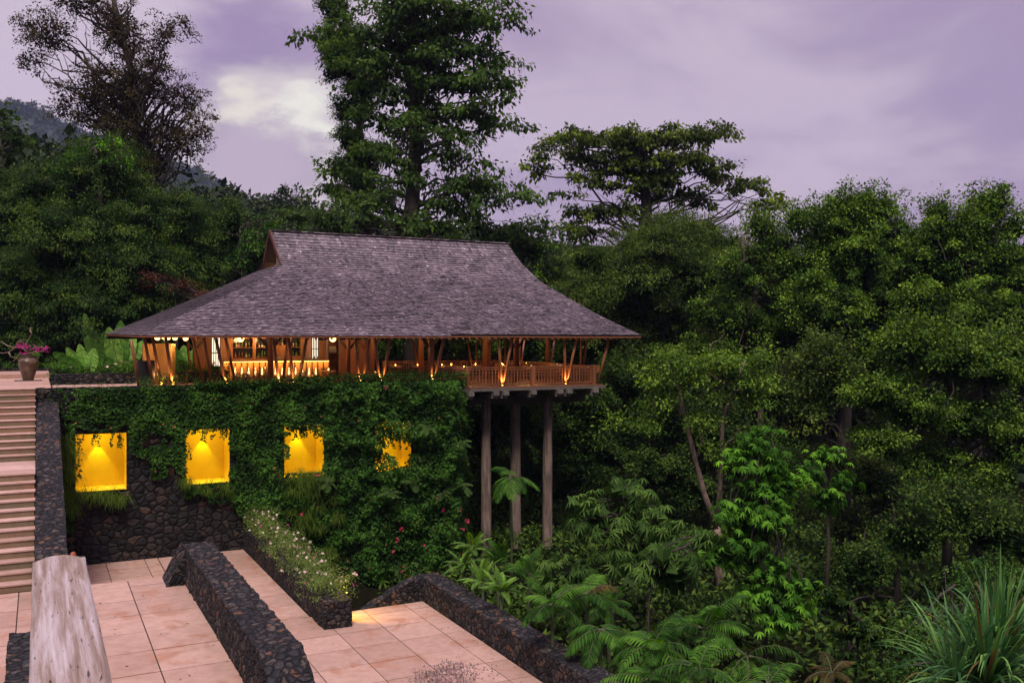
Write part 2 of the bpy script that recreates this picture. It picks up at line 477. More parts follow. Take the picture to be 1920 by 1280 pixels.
# ------------------------------------------------------------------ rubble stone
def voronoi(P, cs, seed=0):
    P = P / np.array(cs)
    c = np.floor(P).astype(np.int64)
    best = np.full(len(P), 9.0); sec = np.full(len(P), 9.0); cid = np.zeros(len(P))
    for dx in (-1, 0, 1):
        for dy in (-1, 0, 1):
            for dz in (-1, 0, 1):
                q = c + np.array([dx, dy, dz])
                h = (q[:, 0] * 73856093) ^ (q[:, 1] * 19349663) ^ (q[:, 2] * 83492791) ^ (seed * 2654435761)
                h = h & 0xffffffff
                j = np.empty((len(P), 4))
                for k in range(4):
                    h = (h * 1664525 + 1013904223) & 0xffffffff
                    h ^= (h >> 13)
                    j[:, k] = (h & 0xffff) / 65535.0
                d = np.linalg.norm(q + .12 + .76 * j[:, :3] - P, axis=1)
                nb = d < best
                sec = np.where(nb, best, np.minimum(sec, d))
                cid = np.where(nb, j[:, 3], cid)
                best = np.where(nb, d, best)
    return sec - best, cid


def segs(breaks, res):
    out = [breaks[0]]
    for a, b in zip(breaks[:-1], breaks[1:]):
        k = max(1, int(round(abs(b - a) / res)))
        out += list(np.linspace(a, b, k + 1)[1:])
    return np.array(out)


def stone_mesh(name, patches, lo, hi, mat, cs=(.3, .3, .22), amp=.05, parent=None, seed=0, zmap=None, hole=None):
    """patches: (axis, value, (breaks0), (breaks1), res); a grid on the plane axis=value of the box lo..hi"""
    Vs = []; Fs = []; off = 0
    for ax, val, b0, b1, res in patches:
        A = segs(b0, res); B = segs(b1, res)
        ga, gb = np.meshgrid(A, B)
        P = np.zeros((ga.size, 3)); o = [i for i in range(3) if i != ax]
        P[:, ax] = val; P[:, o[0]] = ga.ravel(); P[:, o[1]] = gb.ravel()
        n = len(A)
        i, j = np.meshgrid(np.arange(n - 1), np.arange(len(B) - 1))
        i = i.ravel(); j = j.ravel()
        q = np.stack([j * n + i, j * n + i + 1, (j + 1) * n + i + 1, (j + 1) * n + i], 1)
        if hole is not None:
            ctr = P[q].mean(1)
            q = q[~hole(ctr)]
        Vs.append(P); Fs.append(q + off); off += len(P)
    P = np.concatenate(Vs); Fq = np.concatenate(Fs)
    lo = np.array(lo, float); hi = np.array(hi, float)
    sh = np.minimum(.1, (hi - lo) / 2.01)
    D = P - np.clip(P, lo + sh, hi - sh)
    D /= np.maximum(np.linalg.norm(D, axis=1)[:, None], 1e-6)
    if zmap is not None: P[:, 2] = zmap(P)
    W = np.stack([np.sin(P[:, 1] * 5.1 + P[:, 2] * 3.3), np.sin(P[:, 0] * 4.7 + P[:, 2] * 6.1 + 1), np.sin(P[:, 0] * 5.3 + P[:, 1] * 4.1 + 2)], 1) * .35
    e, cid = voronoi(P + W * np.array(cs) * .6, cs, seed)
    h = np.clip(e / .3, 0, 1)
    amp *= .62
    d = (h - .6) * amp * .9 + (cid - .5) * amp * 1.1
    P = P + D * d[:, None]
    me = bpy.data.meshes.new(name)
    me.from_pydata(P.tolist(), [], Fq.tolist())
    for nm, arr in (('edge', e), ('cell', cid)):
        a = me.attributes.new(nm, 'FLOAT', 'POINT'); a.data.foreach_set('value', arr.astype(np.float32))
    me.polygons.foreach_set('use_smooth', [True] * len(me.polygons))
    me.materials.append(mat); me.update()
    o = bpy.data.objects.new(name, me); COL.objects.link(o)
    if parent: o.parent = parent
    return o


# ------------------------------------------------------------------ paving
T = 1.73
FL = -8.5       # lower terrace level
TL = -5.8       # upper left terrace level


def tiles(b, xs, ys, z, gap=.034, th=.05):
    for x0, x1 in zip(xs[:-1], xs[1:]):
        for y0, y1 in zip(ys[:-1], ys[1:]):
            dz = random.uniform(-.004, .004)
            b.box(x0 + gap / 2, x1 - gap / 2, y0 + gap / 2, y1 - gap / 2, z - th + dz, z + dz)


def pave(name, x0, x1, y0, y1, z, ox=0, oy=0):
    b = MB()
    xs = [x0] + [ox + T * k for k in range(-40, 60) if x0 + .1 < ox + T * k < x1 - .1] + [x1]
    ys = [y0] + [oy + T * k for k in range(-40, 60) if y0 + .1 < oy + T * k < y1 - .1] + [y1]
    tiles(b, xs, ys, z)
    o = tag(b.build(name, M['pave']), kind='structure')
    g = MB(); g.box(x0 + .004, x1 - .004, y0 + .004, y1 - .004, z - .6, z - .03, .5)
    go = g.build('joints', M['grout'], o)
    return o


pave('lower_terrace_paving', 5.25, 14.1, 8, 35.4, FL, ox=14.1 - .86, oy=35.4 - .85)
pave('path_paving', 5.25, 9.4, 35.41, 48.5, FL, ox=9.4 - .0, oy=35.4 + .2)
pave('courtyard_paving', .85, 5.24, 33.35, 48.5, FL, ox=2.9, oy=48.5)
pave('upper_terrace_paving', .36, 4.32, 8, 33.3, TL, ox=2.65, oy=33.3 - .9)
pave('landing_paving', -12, .35, 8, 33.3, TL, ox=-.55, oy=33.3 - .5)
pave('sunken_paving', 10.52, 11.9, 35.45, 37.3, -9.3, ox=10.5, oy=36)
g = MB(); g.box(10.51, 14.09, 35.46, 48.4, -11.6, -9.62); tag(g.build('sunken_bed', M['soil']), kind='structure')
b = MB()
tiles(b, [-14, -7.5, -3.2, .56], [48.7, 53, 58, 64, 70], .0)
b.box(-2.2, .6, 62.2, 69, .003, .24)
tag(b.build('pot_terrace_paving', M['pave']), kind='structure')
g = MB(); g.box(-14, .55, 48.7, 70, -1.2, -.03); tag(g.build('terrace_base', M['grout']), kind='structure')
b = MB(); tiles(b, [.62, 3.2, 7.4], [48.9, 50.9, 53.2], -.06)
tag(b.build('walkway_paving', M['pave']), kind='structure')
g = MB(); g.box(.6, 7.6, 49.5, 53.4, -1.2, -.09); tag(g.build('walkway_base', M['grout']), kind='structure')
# retaining faces below the terraces
g = MB(); g.box(.0, 4.4, 32.9, 33.28, -11.5, TL - .05); g.box(10.45, 14.2, 35.0, 35.38, -11.5, FL - .05); g.box(-12, 0, 32.9, 33.28, -11.5, TL - .05)
tag(g.build('terrace_edge_wall', M['grout']), 'rendered riser wall under the edge of the upper pink terrace', 'retaining wall')

# ------------------------------------------------------------------ staircase
def build_stairs():
    root = thing('staircase', 'long pink stone staircase climbing beside the dark stone wall on the left', 'staircase', (-3, 48.5, -5.8))
    tr = MB(); ri = MB(); bs = MB()
    n = 23; r = 5.8 / n; land = 4.2; t = (48.6 - 33.35 - land) / (n - 2)
    y = 48.6; z = 0.0
    for k in range(n):
        # riser k at y going down
        ri.box(-8, -.13, y, y + .2, z - r, z - .045)
        z -= r
        d = land if k == 10 else t
        if k < n - 1:
            if k == 10:
                yy = y
                ri.box(-7.9, -.2, y - land + .03, y + .05, z - .2, z - .07)
                for q in range(3):
                    tr.box(-8, -.1, yy - land / 3 + (.012 if q < 2 else -.03), yy, z - .045, z)
                    yy -= land / 3
            else:
                tr.box(-8, -.1, y - d - .03, y + .02, z - .045, z)
            y -= d
    tr.box(-8, -.1, 48.57, 48.7, -.045, 0)
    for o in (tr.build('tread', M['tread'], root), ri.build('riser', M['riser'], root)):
        o.location = -root.location
    # sloping mass below
    m = MB()
    m.add([(-8, 48.6, -6.6), (-.2, 48.6, -6.6), (-.2, 48.6, -.5), (-8, 48.6, -.5), (-8, 33.4, -6.6), (-.2, 33.4, -6.6), (-.2, 33.4, -6.1), (-8, 33.4, -6.1)],
          [(0, 1, 2, 3), (5, 4, 7, 6), (1, 5, 6, 2), (4, 0, 3, 7), (3, 2, 6, 7)])


build_stairs()

# ------------------------------------------------------------------ stone walls
# stair side wall
def zside(P):
    y = P[:, 1]
    top = -.6 - 4.2 * (48.6 - y) / 15.2
    top = np.where(y < 33.5, -4.85, top)
    f = (P[:, 2] + 8.6) / 8.6
    return -8.6 + f * (top + 8.6)


w = stone_mesh('stair_side_wall', [(2, 0, (-.1, .85), (31.6, 48.5), .07), (0, .85, (31.6, 48.5), (-8.6, 0), .1), (1, 31.6, (-.1, .85), (-8.6, 0), .08), (0, -.1, (31.6, 48.5), (-8.6, 0), .2)],
               (-.1, 31.6, -8.6), (.85, 48.5, 0), M['stone'], (.27, .46, .3), .04, seed=2, zmap=zside)
tag(w, 'sloping dark basalt wall running down the right side of the pink staircase', 'wall')

# middle parapet
def zmid(P):
    x, y, z = P[:, 0], P[:, 1], P[:, 2]
    top = np.full(len(P), -4.6)
    top = np.where(y < 20.4, -4.6 - (20.4 - y) * .42, top)
    f = (z + 8.6) / 4.0
    return -8.6 + f * (top + 8.6)


w = stone_mesh('parapet_wall', [(2, -4.6, (4.3, 5.25), (10, 32.5), .055), (0, 4.3, (10, 32.5), (-8.6, -7, -4.6), .075), (0, 5.25, (10, 32.5), (-8.6, -4.6), .1), (1, 32.5, (4.3, 5.25), (-8.6, -4.6), .1)],
               (4.3, 10, -8.6), (5.25, 32.5, -4.6), M['stone'], (.27, .22, .36), .06, seed=3, zmap=zmid)
tag(w, 'thick dark basalt parapet wall between the upper terrace and the lower path', 'wall')
b = MB()
w2 = stone_mesh('buttress', [(0, 3.72, (31.8, 33.2), (-8.6, -5.2), .08), (1, 31.8, (3.72, 4.35), (-8.6, -5.2), .08), (2, -5.2, (3.72, 4.35), (31.8, 33.2), .08)],
                (3.72, 31.8, -8.6), (4.35, 33.2, -5.2), M['stone'], (.3, .3, .3), .05, seed=5, parent=w,
                zmap=lambda P: -8.6 + (P[:, 2] + 8.6) / 3.4 * (2.8 + (P[:, 0] - 3.72) * 1.83))

# right parapet
w = stone_mesh('parapet_wall', [(2, -7.55, (14.1, 15.0), (9, 36.0), .055), (0, 14.1, (9, 36.0), (-11.4, -8.6, -7.55), .07), (0, 15.0, (9, 36.0), (-11.4, -7.55), .12), (1, 36.0, (14.1, 15.0), (-11.4, -7.55), .12)],
               (14.1, 9, -11.4), (15.0, 36.0, -7.55), M['stone'], (.25, .27, .28), .045, seed=6)
tag(w, 'long low dark basalt parapet wall edging the lower terrace beside the ferns', 'wall')
w3 = stone_mesh('curved_return', [(2, -7.55, (11.3, 14.15), (35.42, 36.0), .06), (1, 35.42, (11.3, 14.15), (-9.5, -7.55), .06), (1, 36.0, (11.3, 14.15), (-9.5, -7.55), .1), (0, 11.3, (35.42, 36.0), (-9.5, -7.55), .08)],
                (11.3, 35.42, -9.5), (14.15, 36.0, -7.55), M['stone'], (.3, .3, .42), .05, seed=7, parent=w,
                zmap=lambda P: -9.5 + (P[:, 2] + 9.5) / 1.95 * (1.95 - 1.2 * np.clip((14.0 - P[:, 0]) / 2.6, 0, 1) ** 1.3))
# lower left parapet stub
w = stone_mesh('parapet_wall', [(2, -4.6, (-.6, .3), (10, 24.4), .055), (0, -.6, (10, 24.4), (-5.9, -4.6), .08), (1, 24.4, (-.6, .3), (-5.9, -4.6), .08), (0, .3, (10, 24.4), (-5.9, -4.6), .1)],
               (-.6, 10, -5.9), (.3, 24.4, -4.6), M['stone'], (.5, .3, .3), .07, seed=9)
tag(w, 'short dark stone wall end at the lower left, partly behind the wooden rail', 'wall')
# planter box
pl = thing('planter', 'long low basalt planter full of small white flowers beside the path', 'planter', (9.95, 41, FL))
w = stone_mesh('stone_box', [(0, 9.42, (33.5, 48.5), (-8.6, -7.5), .08), (1, 33.5, (9.42, 10.5), (-8.6, -7.5), .06), (0, 10.5, (33.5, 48.5), (-9.6, -7.5), .12), (2, -7.5, (9.42, 10.5), (33.5, 48.5), .07)],
               (9.42, 33.5, -9.6), (10.5, 48.5, -7.5), M['stone'], (.3, .34, .42), .05, parent=pl, seed=11)
w.location = -pl.location
# low wall behind the walkway and the pot terrace
w = stone_mesh('low_wall', [(1, 53.4, (.6, 9.5), (-.1, .5), .07), (2, .5, (.6, 9.5), (53.4, 53.9), .1), (0, .6, (53.4, 53.9), (-.1, .5), .1)],
               (.6, 53.4, -.1), (9.5, 53.9, .5), M['stone'], (.34, .3, .28), .05, seed=12)
tag(w, 'low stone wall under the hedge between the flower jar and the pavilion', 'wall')
w = stone_mesh('low_wall', [(1, 70.2, (-14, .9), (-.1, .38), .12), (2, .38, (-14, .9), (70.2, 70.7), .15)],
               (-14, 70.2, -.1), (.9, 70.7, .38), M['stone'], (.34, .3, .28), .05, seed=13)
tag(w, 'low stone wall behind the clay jar at the back of the terrace', 'wall')

# ------------------------------------------------------------------ the tall ivy wall with lit niches
NX = [(1.58, 3.82), (6.56, 8.70), (11.5, 13.62), (16.5, 18.6)]
NZ = (-4.98, -2.24)
WR = 21.6


def in_niche(P):
    h = np.zeros(len(P), bool)
    for a, c in NX:
        h |= (P[:, 0] > a) & (P[:, 0] < c) & (P[:, 2] > NZ[0]) & (P[:, 2] < NZ[1]) & (P[:, 1] < 48.7)
    return h


bx = [-.12] + [q for p in NX for q in p] + [WR]
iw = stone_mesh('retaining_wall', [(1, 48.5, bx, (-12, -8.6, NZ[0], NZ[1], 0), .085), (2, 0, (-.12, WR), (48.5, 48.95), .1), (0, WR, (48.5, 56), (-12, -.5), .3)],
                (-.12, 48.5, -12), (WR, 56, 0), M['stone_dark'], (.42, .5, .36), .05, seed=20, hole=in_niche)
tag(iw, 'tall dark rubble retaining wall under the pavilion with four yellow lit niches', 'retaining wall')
iw.location = (0, 0, 0)
for i, (a, c) in enumerate(NX):
    b = MB(); y0 = 48.46; y1 = 50.15; z0, z1 = NZ
    v = [(a, y0, z0), (c, y0, z0), (c, y1, z0), (a, y1, z0), (a, y0, z1), (c, y0, z1), (c, y1, z1), (a, y1, z1)]
    b.add(v, [(0, 1, 2, 3), (7, 6, 5, 4), (1, 5, 6, 2), (2, 6, 7, 3), (3, 7, 4, 0)], .5)
    o = b.build('niche', M['yellow'], iw)
    if i < 4:
        ld = bpy.data.lights.new('niche_light', 'SPOT'); ld.energy = 190; ld.color = (1, .90, .10); ld.spot_size = R(54); ld.spot_blend = .3; ld.shadow_soft_size = .04
        lo = bpy.data.objects.new('niche_light', ld); COL.objects.link(lo)
        lo.location = (a + 1.05, y1 - .34, z1 - .06)
        lo.rotation_euler = (0, 0, 0); lo.parent = iw
        pd = bpy.data.lights.new('niche_fill', 'POINT'); pd.energy = 21; pd.color = (1, .84, .07); pd.shadow_soft_size = .15
        po = bpy.data.objects.new('niche_fill', pd); COL.objects.link(po); po.location = ((a + c) / 2, 49.3, z1 - .35); po.parent = iw
        f = MB(); f.lathe([(.001, .0), (.07, 0), (.07, -.05), (.05, -.05), (.05, -.02), (.001, -.02)], (a + 1.05, y1 - .27, z1 - .003), 12)
        f.build('downlight', M['dark_wood'], iw)
# weathered timber rail near the camera
def build_rail():
    b = MB()
    y0, y1 = 1.9, 6.5
    x0, x1 = -.03, .262
    prof = []
    for k in range(13):
        s = k / 12; x = x0 + (x1 - x0) * s
        prof.append((x, .838 + .009 * math.sin(math.pi * s) ** .6))
    prof += [(x1 + .004, .79), (x1 - .01, .66), (x0 + .01, .66), (x0 - .004, .79)]
    n = len(prof); ny = 60
    v = []
    for j in range(ny + 1):
        y = y0 + (y1 - y0) * j / ny
        w = 1 + .012 * math.sin(y * 3.1) + .008 * math.sin(y * 7.7 + 1)
        for (x, z) in prof:
            yy = y
            if j == ny: yy = y - .16 * (abs(x - (x0 + x1) / 2) / .15) ** 2
            v.append(((x - (x0 + x1) / 2) * w + (x0 + x1) / 2, yy, z + .004 * mnoise.noise(Vector((x * 30, y * 4, 1)))))
    f = []
    for j in range(ny):
        for k in range(n):
            k2 = (k + 1) % n
            f.append((j * n + k, j * n + k2, (j + 1) * n + k2, (j + 1) * n + k))
    f.append(tuple(range(n))); f.append(tuple(ny * n + k for k in range(n - 1, -1, -1)))
    b.add(v, f, .5, True)
    m, t, out = newmat('silvered_handrail'); L = t.links.new
    tc = N(t, 'ShaderNodeTexCoord'); mp = N(t, 'ShaderNodeMapping'); mp.inputs['Scale'].default_value = (46, 1.5, 6)
    L(tc.outputs['Object'], mp.inputs[0])
    n1 = N(t, 'ShaderNodeTexNoise'); n1.inputs['Scale'].default_value = 1; n1.inputs['Detail'].default_value = 10; n1.inputs['Roughness'].default_value = .8; n1.inputs['Distortion'].default_value = .35
    L(mp.outputs[0], n1.inputs['Vector'])
    n0 = N(t, 'ShaderNodeTexNoise'); n0.inputs['Scale'].default_value = 1; n0.inputs['Detail'].default_value = 5; n0.inputs['Distortion'].default_value = .8
    mp0 = N(t, 'ShaderNodeMapping'); mp0.inputs['Scale'].default_value = (13, .9, 3); L(tc.outputs['Object'], mp0.inputs[0]); L(mp0.outputs[0], n0.inputs['Vector'])
    av = N(t, 'ShaderNodeMix', data_type='FLOAT'); av.inputs[0].default_value = .45; L(n1.outputs[0], av.inputs[2]); L(n0.outputs[0], av.inputs[3])
    c = ramp(t, av.outputs[0], [(.36, (.15, .095, .06)), (.46, (.27, .19, .15)), (.54, (.41, .33, .315)), (.66, (.57, .51, .52))])
    mp2 = N(t, 'ShaderNodeMapping'); mp2.inputs['Scale'].default_value = (60, 7, 6); mp2.inputs['Rotation'].default_value = (0, 0, R(12))
    L(tc.outputs['Object'], mp2.inputs[0])
    n2 = N(t, 'ShaderNodeTexNoise'); n2.inputs['Scale'].default_value = 1; n2.inputs['Detail'].default_value = 4
    L(mp2.outputs[0], n2.inputs['Vector'])
    k = N(t, 'ShaderNodeMapRange'); L(n2.outputs[0], k.inputs[0]); k.inputs[1].default_value = .31; k.inputs[2].default_value = .35
    k.inputs[3].default_value = .18
    v = N(t, 'ShaderNodeVectorMath', operation='SCALE'); L(c, v.inputs[0]); L(k.outputs[0], v.inputs['Scale'])
    p = N(t, 'ShaderNodeBsdfPrincipled'); L(v.outputs[0], p.inputs['Base Color']); p.inputs['Roughness'].default_value = .6
    bm = N(t, 'ShaderNodeBump'); bm.inputs['Strength'].default_value = .8; bm.inputs['Distance'].default_value = .006
    L(n1.outputs[0], bm.inputs['Height']); L(bm.outputs[0], p.inputs['Normal']); L(p.outputs[0], out.inputs[0])
    root = thing('handrail', 'weathered silvery pink timber rail in the left foreground', 'handrail', (0, 4, -5.8))
    o = b.build('rail', m, root); o.location = -root.location
    q = MB()
    for y in (3.0,):
        q.box(.05, .18, y, y + .13, -6, .67)
    o = q.build('post', M['grey_wood'], root); o.location = -root.location


build_rail()
b = MB()
p = atT(137, 1045, 27); b.lathe([(.07, -1.2), (.07, .0), (.085, .02), (.085, .10), (.05, .16), (.001, .18)], (p.x, p.y, p.z), 12)
b.lathe([(.07, TL - p.z), (.07, -1.2)], (p.x, p.y, p.z), 12)
tag(b.build('peg', plain('red_paint', (.35, .07, .03), .5)), 'small red peg standing behind the far end of the timber rail', 'peg')

# ------------------------------------------------------------------ pavilion
DZ = -.45
pav = thing('pavilion', 'open timber pavilion with big grey shingled roof, glowing orange inside, on tall posts', 'pavilion', (18, 58, DZ))


def pp(o):
    """parent to the pavilion keeping world coordinates"""
    o.parent = pav
    o.location = Vector(o.location) - pav.location if o.type != 'MESH' else -pav.location
    return o


def shinglemat():
    m, t, out = newmat('grey_shingles'); L = t.links.new
    a = N(t, 'ShaderNodeAttribute', attribute_name='rnd')
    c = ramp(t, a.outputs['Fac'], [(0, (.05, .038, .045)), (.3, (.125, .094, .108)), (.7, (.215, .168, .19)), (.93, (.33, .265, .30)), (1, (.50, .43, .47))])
    tc = N(t, 'ShaderNodeTexCoord')
    n = N(t, 'ShaderNodeTexNoise'); n.inputs['Scale'].default_value = .7; n.inputs['Detail'].default_value = 9; n.inputs['Roughness'].default_value = .65
    L(tc.outputs['Object'], n.inputs['Vector'])
    k = N(t, 'ShaderNodeMapRange'); L(n.outputs[0], k.inputs[0]); k.inputs[1].default_value = .33; k.inputs[2].default_value = .67; k.inputs[3].default_value = .62; k.inputs[4].default_value = 1.35
    n2 = N(t, 'ShaderNodeTexNoise'); n2.inputs['Scale'].default_value = 14; n2.inputs['Detail'].default_value = 4
    L(tc.outputs['Object'], n2.inputs['Vector'])
    k2 = N(t, 'ShaderNodeMapRange'); L(n2.outputs[0], k2.inputs[0]); k2.inputs[1].default_value = .3; k2.inputs[2].default_value = .7; k2.inputs[3].default_value = .7; k2.inputs[4].default_value = 1.3
    mu = N(t, 'ShaderNodeMath', operation='MULTIPLY'); L(k.outputs[0], mu.inputs[0]); L(k2.outputs[0], mu.inputs[1])
    v = N(t, 'ShaderNodeVectorMath', operation='SCALE'); L(c, v.inputs[0]); L(mu.outputs[0], v.inputs['Scale'])
    p = N(t, 'ShaderNodeBsdfPrincipled'); L(v.outputs[0], p.inputs['Base Color']); p.inputs['Roughness'].default_value = .62; p.inputs['Specular IOR Level'].default_value = .4
    L(p.outputs[0], out.inputs[0])
    return m


M['shingle'] = shinglemat()


def shingle_patch(Lf, Rf, n, th=.045, w=.19, keep=None):
    """rows of shingles between boundary curves Lf(v) and Rf(v), v from eave (0) to top (1)"""
    out = []; rn = []
    for j in range(n):
        v0, v1 = j / n, min(1, (j + 1.12) / n)
        A0, B0, A1, B1 = Lf(v0), Rf(v0), Lf(v1), Rf(v1)
        length = (B0 - A0).length
        if length < .05: continue
        nor = (B0 - A0).cross(A1 - A0 if (A1 - A0).length > 1e-4 else B1 - B0).normalized()
        if nor.z < 0: nor = -nor
        rowjit = random.uniform(-.012, .012)
        s = -random.random() * w
        while s < length:
            e = s + w * random.uniform(.6, 1.3)
            a = max(0, s) / length; c = min(length, e - .008) / length
            if c - a > .02 / length:
                t = th * random.uniform(.75, 1.5)
                d0 = A0.lerp(B0, a); d1 = A0.lerp(B0, c)
                u0 = A1.lerp(B1, a); u1 = A1.lerp(B1, c)
                sl = (d0 - u0) * (random.uniform(-.06, .10) + rowjit)
                q0 = d0 + nor * t + sl; q1 = d1 + nor * t + sl
                r = min(1, max(0, random.gauss(.46, .17)))
                if random.random() < .008: r = .93
                out.append([q0, q1, u1 + nor * .008, u0 + nor * .008]); rn.append(r)
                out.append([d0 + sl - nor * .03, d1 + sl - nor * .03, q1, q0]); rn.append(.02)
            s = e
    return out, rn


RX0, RX1 = 13.2, 30.3           # ridge ends
RZ = 9.28
RZ = 2.48 + (59.5 - 47.25) * .405 + .0156 * 4.9 ** 3
BL, BR = 13.45, 31.2            # breaks between gable and hip
EL, ER = 4.26, 33.9
YF, YB, YR = 47.25, 71.8, 59.5
ZE = 2.48
SPL = 20.55                     # the wider left part of the roof ends here


def lp(a, b, t): return a + (b - a) * t


def prof(y, left=True):
    """height of the front slope: shallow and straight below, bending up to the ridge"""
    c = max(0, y - 54.6)
    z = ZE + (y - YF) * .405 + .0156 * c ** 3
    if not left:
        d = min(1, max(0, (55.5 - y) / 7.5))
        z -= .24 * math.sin(math.pi * min(1, d * .72)) - .0
    return z


def build_roof():
    out = []; rn = []
    def front(v, left):
        """point on the front slope: v 0 eave .. .76 break .. 1 ridge"""
        k = .79
        if v < k:
            s = v / k
            y = lp(YF if left else 48.0, 57.5, s)
        else:
            y = lp(57.5, YR, (v - k) / (1 - k))
        return y, prof(y, left)
    def xl(v):
        k = .79
        return lp(EL, BL, v / k) if v < k else lp(BL, RX0, (v - k) / (1 - k))
    def xr(v):
        k = .79
        return lp(ER, BR, v / k) if v < k else lp(BR, RX1, (v - k) / (1 - k))
    sx = lambda v: SPL + .9 * v
    fl = lambda v: Vector((xl(v), *front(v, True)))
    fm = lambda v: Vector((sx(v), *front(v, True)))
    fm2 = lambda v: Vector((sx(v) - .05, *front(v, False)))
    fr = lambda v: Vector((xr(v), *front(v, False)))
    for a, c in ((fl, fm), (fm2, fr)):
        o, r = shingle_patch(a, c, 60); out += o; rn += r
    # left hip
    def backY(v): return lp(YB, 61.5, v)
    lb = lambda v: Vector((lp(EL, 13.2, v), backY(v), lp(2.72, 6.98, v) - .1 * math.sin(math.pi * v)))
    lf = lambda v: Vector((lp(EL, BL, v), lp(YF, 57.5, v), prof(lp(YF, 57.5, v))))
    o, r = shingle_patch(lb, lf, 44); out += o; rn += r
    # right hip, back slope
    rf = lambda v: Vector((lp(ER, BR, v), lp(48.0, 57.5, v), prof(lp(48.0, 57.5, v), False)))
    rb = lambda v: Vector((lp(ER + 1.2, BR, v), backY(v), lp(ZE, 6.98, v)))
    o, r = shingle_patch(rf, rb, 30, w=.5); out += o; rn += r
    bl_ = lambda v: Vector((lp(EL, 13.2, v / .79) if v < .79 else 13.2, lp(YB, 61.5, v / .79) if v < .79 else lp(61.5, YR, (v - .79) / .21), lp(ZE, 6.98, v / .79) if v < .79 else lp(6.98, RZ, (v - .79) / .21)))
    br_ = lambda v: Vector((lp(ER + 1.2, BR, v / .79) if v < .79 else lp(BR, RX1, (v - .79) / .21), *bl_(v).yz))
    o, r = shingle_patch(br_, bl_, 30, w=.6); out += o; rn += r
    V = np.array([[list(p) for p in q] for q in out])
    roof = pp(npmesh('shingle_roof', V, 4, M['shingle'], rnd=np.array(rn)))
    # ridge cap
    cap = MB()
    x = RX0
    while x < RX1:
        cap.bar((x, YR, RZ + .03), (x + .42, YR, RZ + .05), .3, .05); x += .4
    o = cap.build('ridge_cap', M['shingle'], roof)
    # boarding under the shingles
    bd = MB()
    def sheet(Lf, Rf, n=8, off=.10):
        v = []
        for j in range(n + 1):
            for p in (Lf(j / n), Rf(j / n)): v.append((p.x, p.y, p.z - off))
        f = [(2 * j, 2 * j + 1, 2 * j + 3, 2 * j + 2) for j in range(n)]
        bd.add(v, f, .5)
    for a, c in ((fl, fm), (fm2, fr), (lb, lf), (rf, rb), (br_, bl_)): sheet(a, c)
    for v0 in range(8):  # closing side of the raised left part
        a, c = v0 / 8, (v0 + 1) / 8
        bd.add([fm(a) + Vector((0, 0, .03)), fm(c) + Vector((0, 0, .03)), fm2(c) - Vector((0, 0, .12)), fm2(a) - Vector((0, 0, .12))], [(0, 1, 2, 3)], .5)
    o = bd.build('roof_boarding', M['dark_wood'], roof)
    # eave boards
    ev = MB()
    def eb(a, c): ev.bar(Vector(a) + Vector((0, 0, -.05)), Vector(c) + Vector((0, 0, -.05)), .05, .07)
    eb((EL, YF, ZE), (SPL, YF, ZE)); eb((SPL, 48.0, ZE + .04), (ER, 48.0, ZE + .04)); eb((EL, YF, ZE), (EL, YB, 2.72)); eb((ER, 48, ZE + .04), (ER + 1.2, YB, ZE))
    eb((SPL, YF, ZE), (SPL, 48.0, ZE + .04))
    ev.build('eave_board', M['wood'], roof)
    # rafter tails
    rt = MB()
    for k in range(70):
        x = EL + 3.6 + k * .42
        if x > ER - 1.4: break
        left = x < SPL
        y = YF if left else 48.0
        rt.bar((x, y + .08, ZE - .15), (x, y + 3.2, ZE - .22 + 3.2 * .42), .07, .1)
    rt.build('rafters', M['wood'], roof)
    # left gable
    gb = MB()
    gb.add([(14.6, 57.3, 6.7), (14.6, 61.7, 6.7), (14.0, YR, RZ - .12)], [(0, 1, 2)], .4)
    for y in (58.3, 59.0, 59.9, 60.7):
        gb.bar((14.5, y, 6.8), (14.5, YR + (y - YR) * .1, RZ - .25), .07, .07)
    pp(gb.build('gable_panel', M['dark_wood']))
    bb = MB()
    bb.bar((RX0 - .02, YR, RZ - .02), (BL - .02, 57.42, 6.9), .09, .24)
    bb.bar((RX0 - .02, YR, RZ - .02), (13.15, 61.6, 6.85), .09, .24)
    pp(bb.build('bargeboard', plain('dark_bargeboard', (.10, .035, .025), .6)))


build_roof()


# deck
def build_deck():
    d = MB()
    x = 5.2
    y0, y1 = 48.98, 67.5
    nb = 58
    for k in range(nb):
        ya = lp(48.99, 66.5, k / nb); yb = lp(48.99, 66.5, (k + 1) / nb) - .015
        xr = 31.25 + (ya - 48.5) * .14
        d.box(5.2, xr, ya, yb, DZ - .06, DZ)
    d.box(20.8, 31.3, 48.35, 48.97, DZ - .08, DZ - .002)
    pp(d.build('deck_floor', M['deck_floor']))
    f = MB()
    f.bar((20.6, 48.3, DZ - .17), (31.4, 48.3, DZ - .17), .08, .16)
    f.bar((31.4, 48.3, DZ - .17), (33.9, 66.5, DZ - .17), .08, .16)
    pp(f.build('deck_fascia', M['grey_wood']))
    bm = MB()
    for px in (882, 929, 947, 999, 1049, 1066, 1115):
        p = atY(px, 740, 48.2)
        bm.box(p.x - .17, p.x + .17, 48.0, 64, DZ - .50, DZ - .26)
        bm.box(p.x - .17, p.x + .17, 48.25, 50, DZ - .68, DZ - .50)
    bm.bar((31.9, 55, DZ - .4), (33.5, 54.4, DZ - .5), .3, .3)
    pp(bm.build('joist_ends', M['grey_wood']))
    g = MB()
    for y in (50.2, 55.5, 61):
        g.box(20.5, 31.0, y - .22, y + .22, DZ - 1.15, DZ - .69)
    for x in (22.5, 25.5, 28.5): g.box(x - .2, x + .2, 50, 64, DZ - 1.0, DZ - .6)
    pp(g.build('girders', M['dark_wood']))


build_deck()


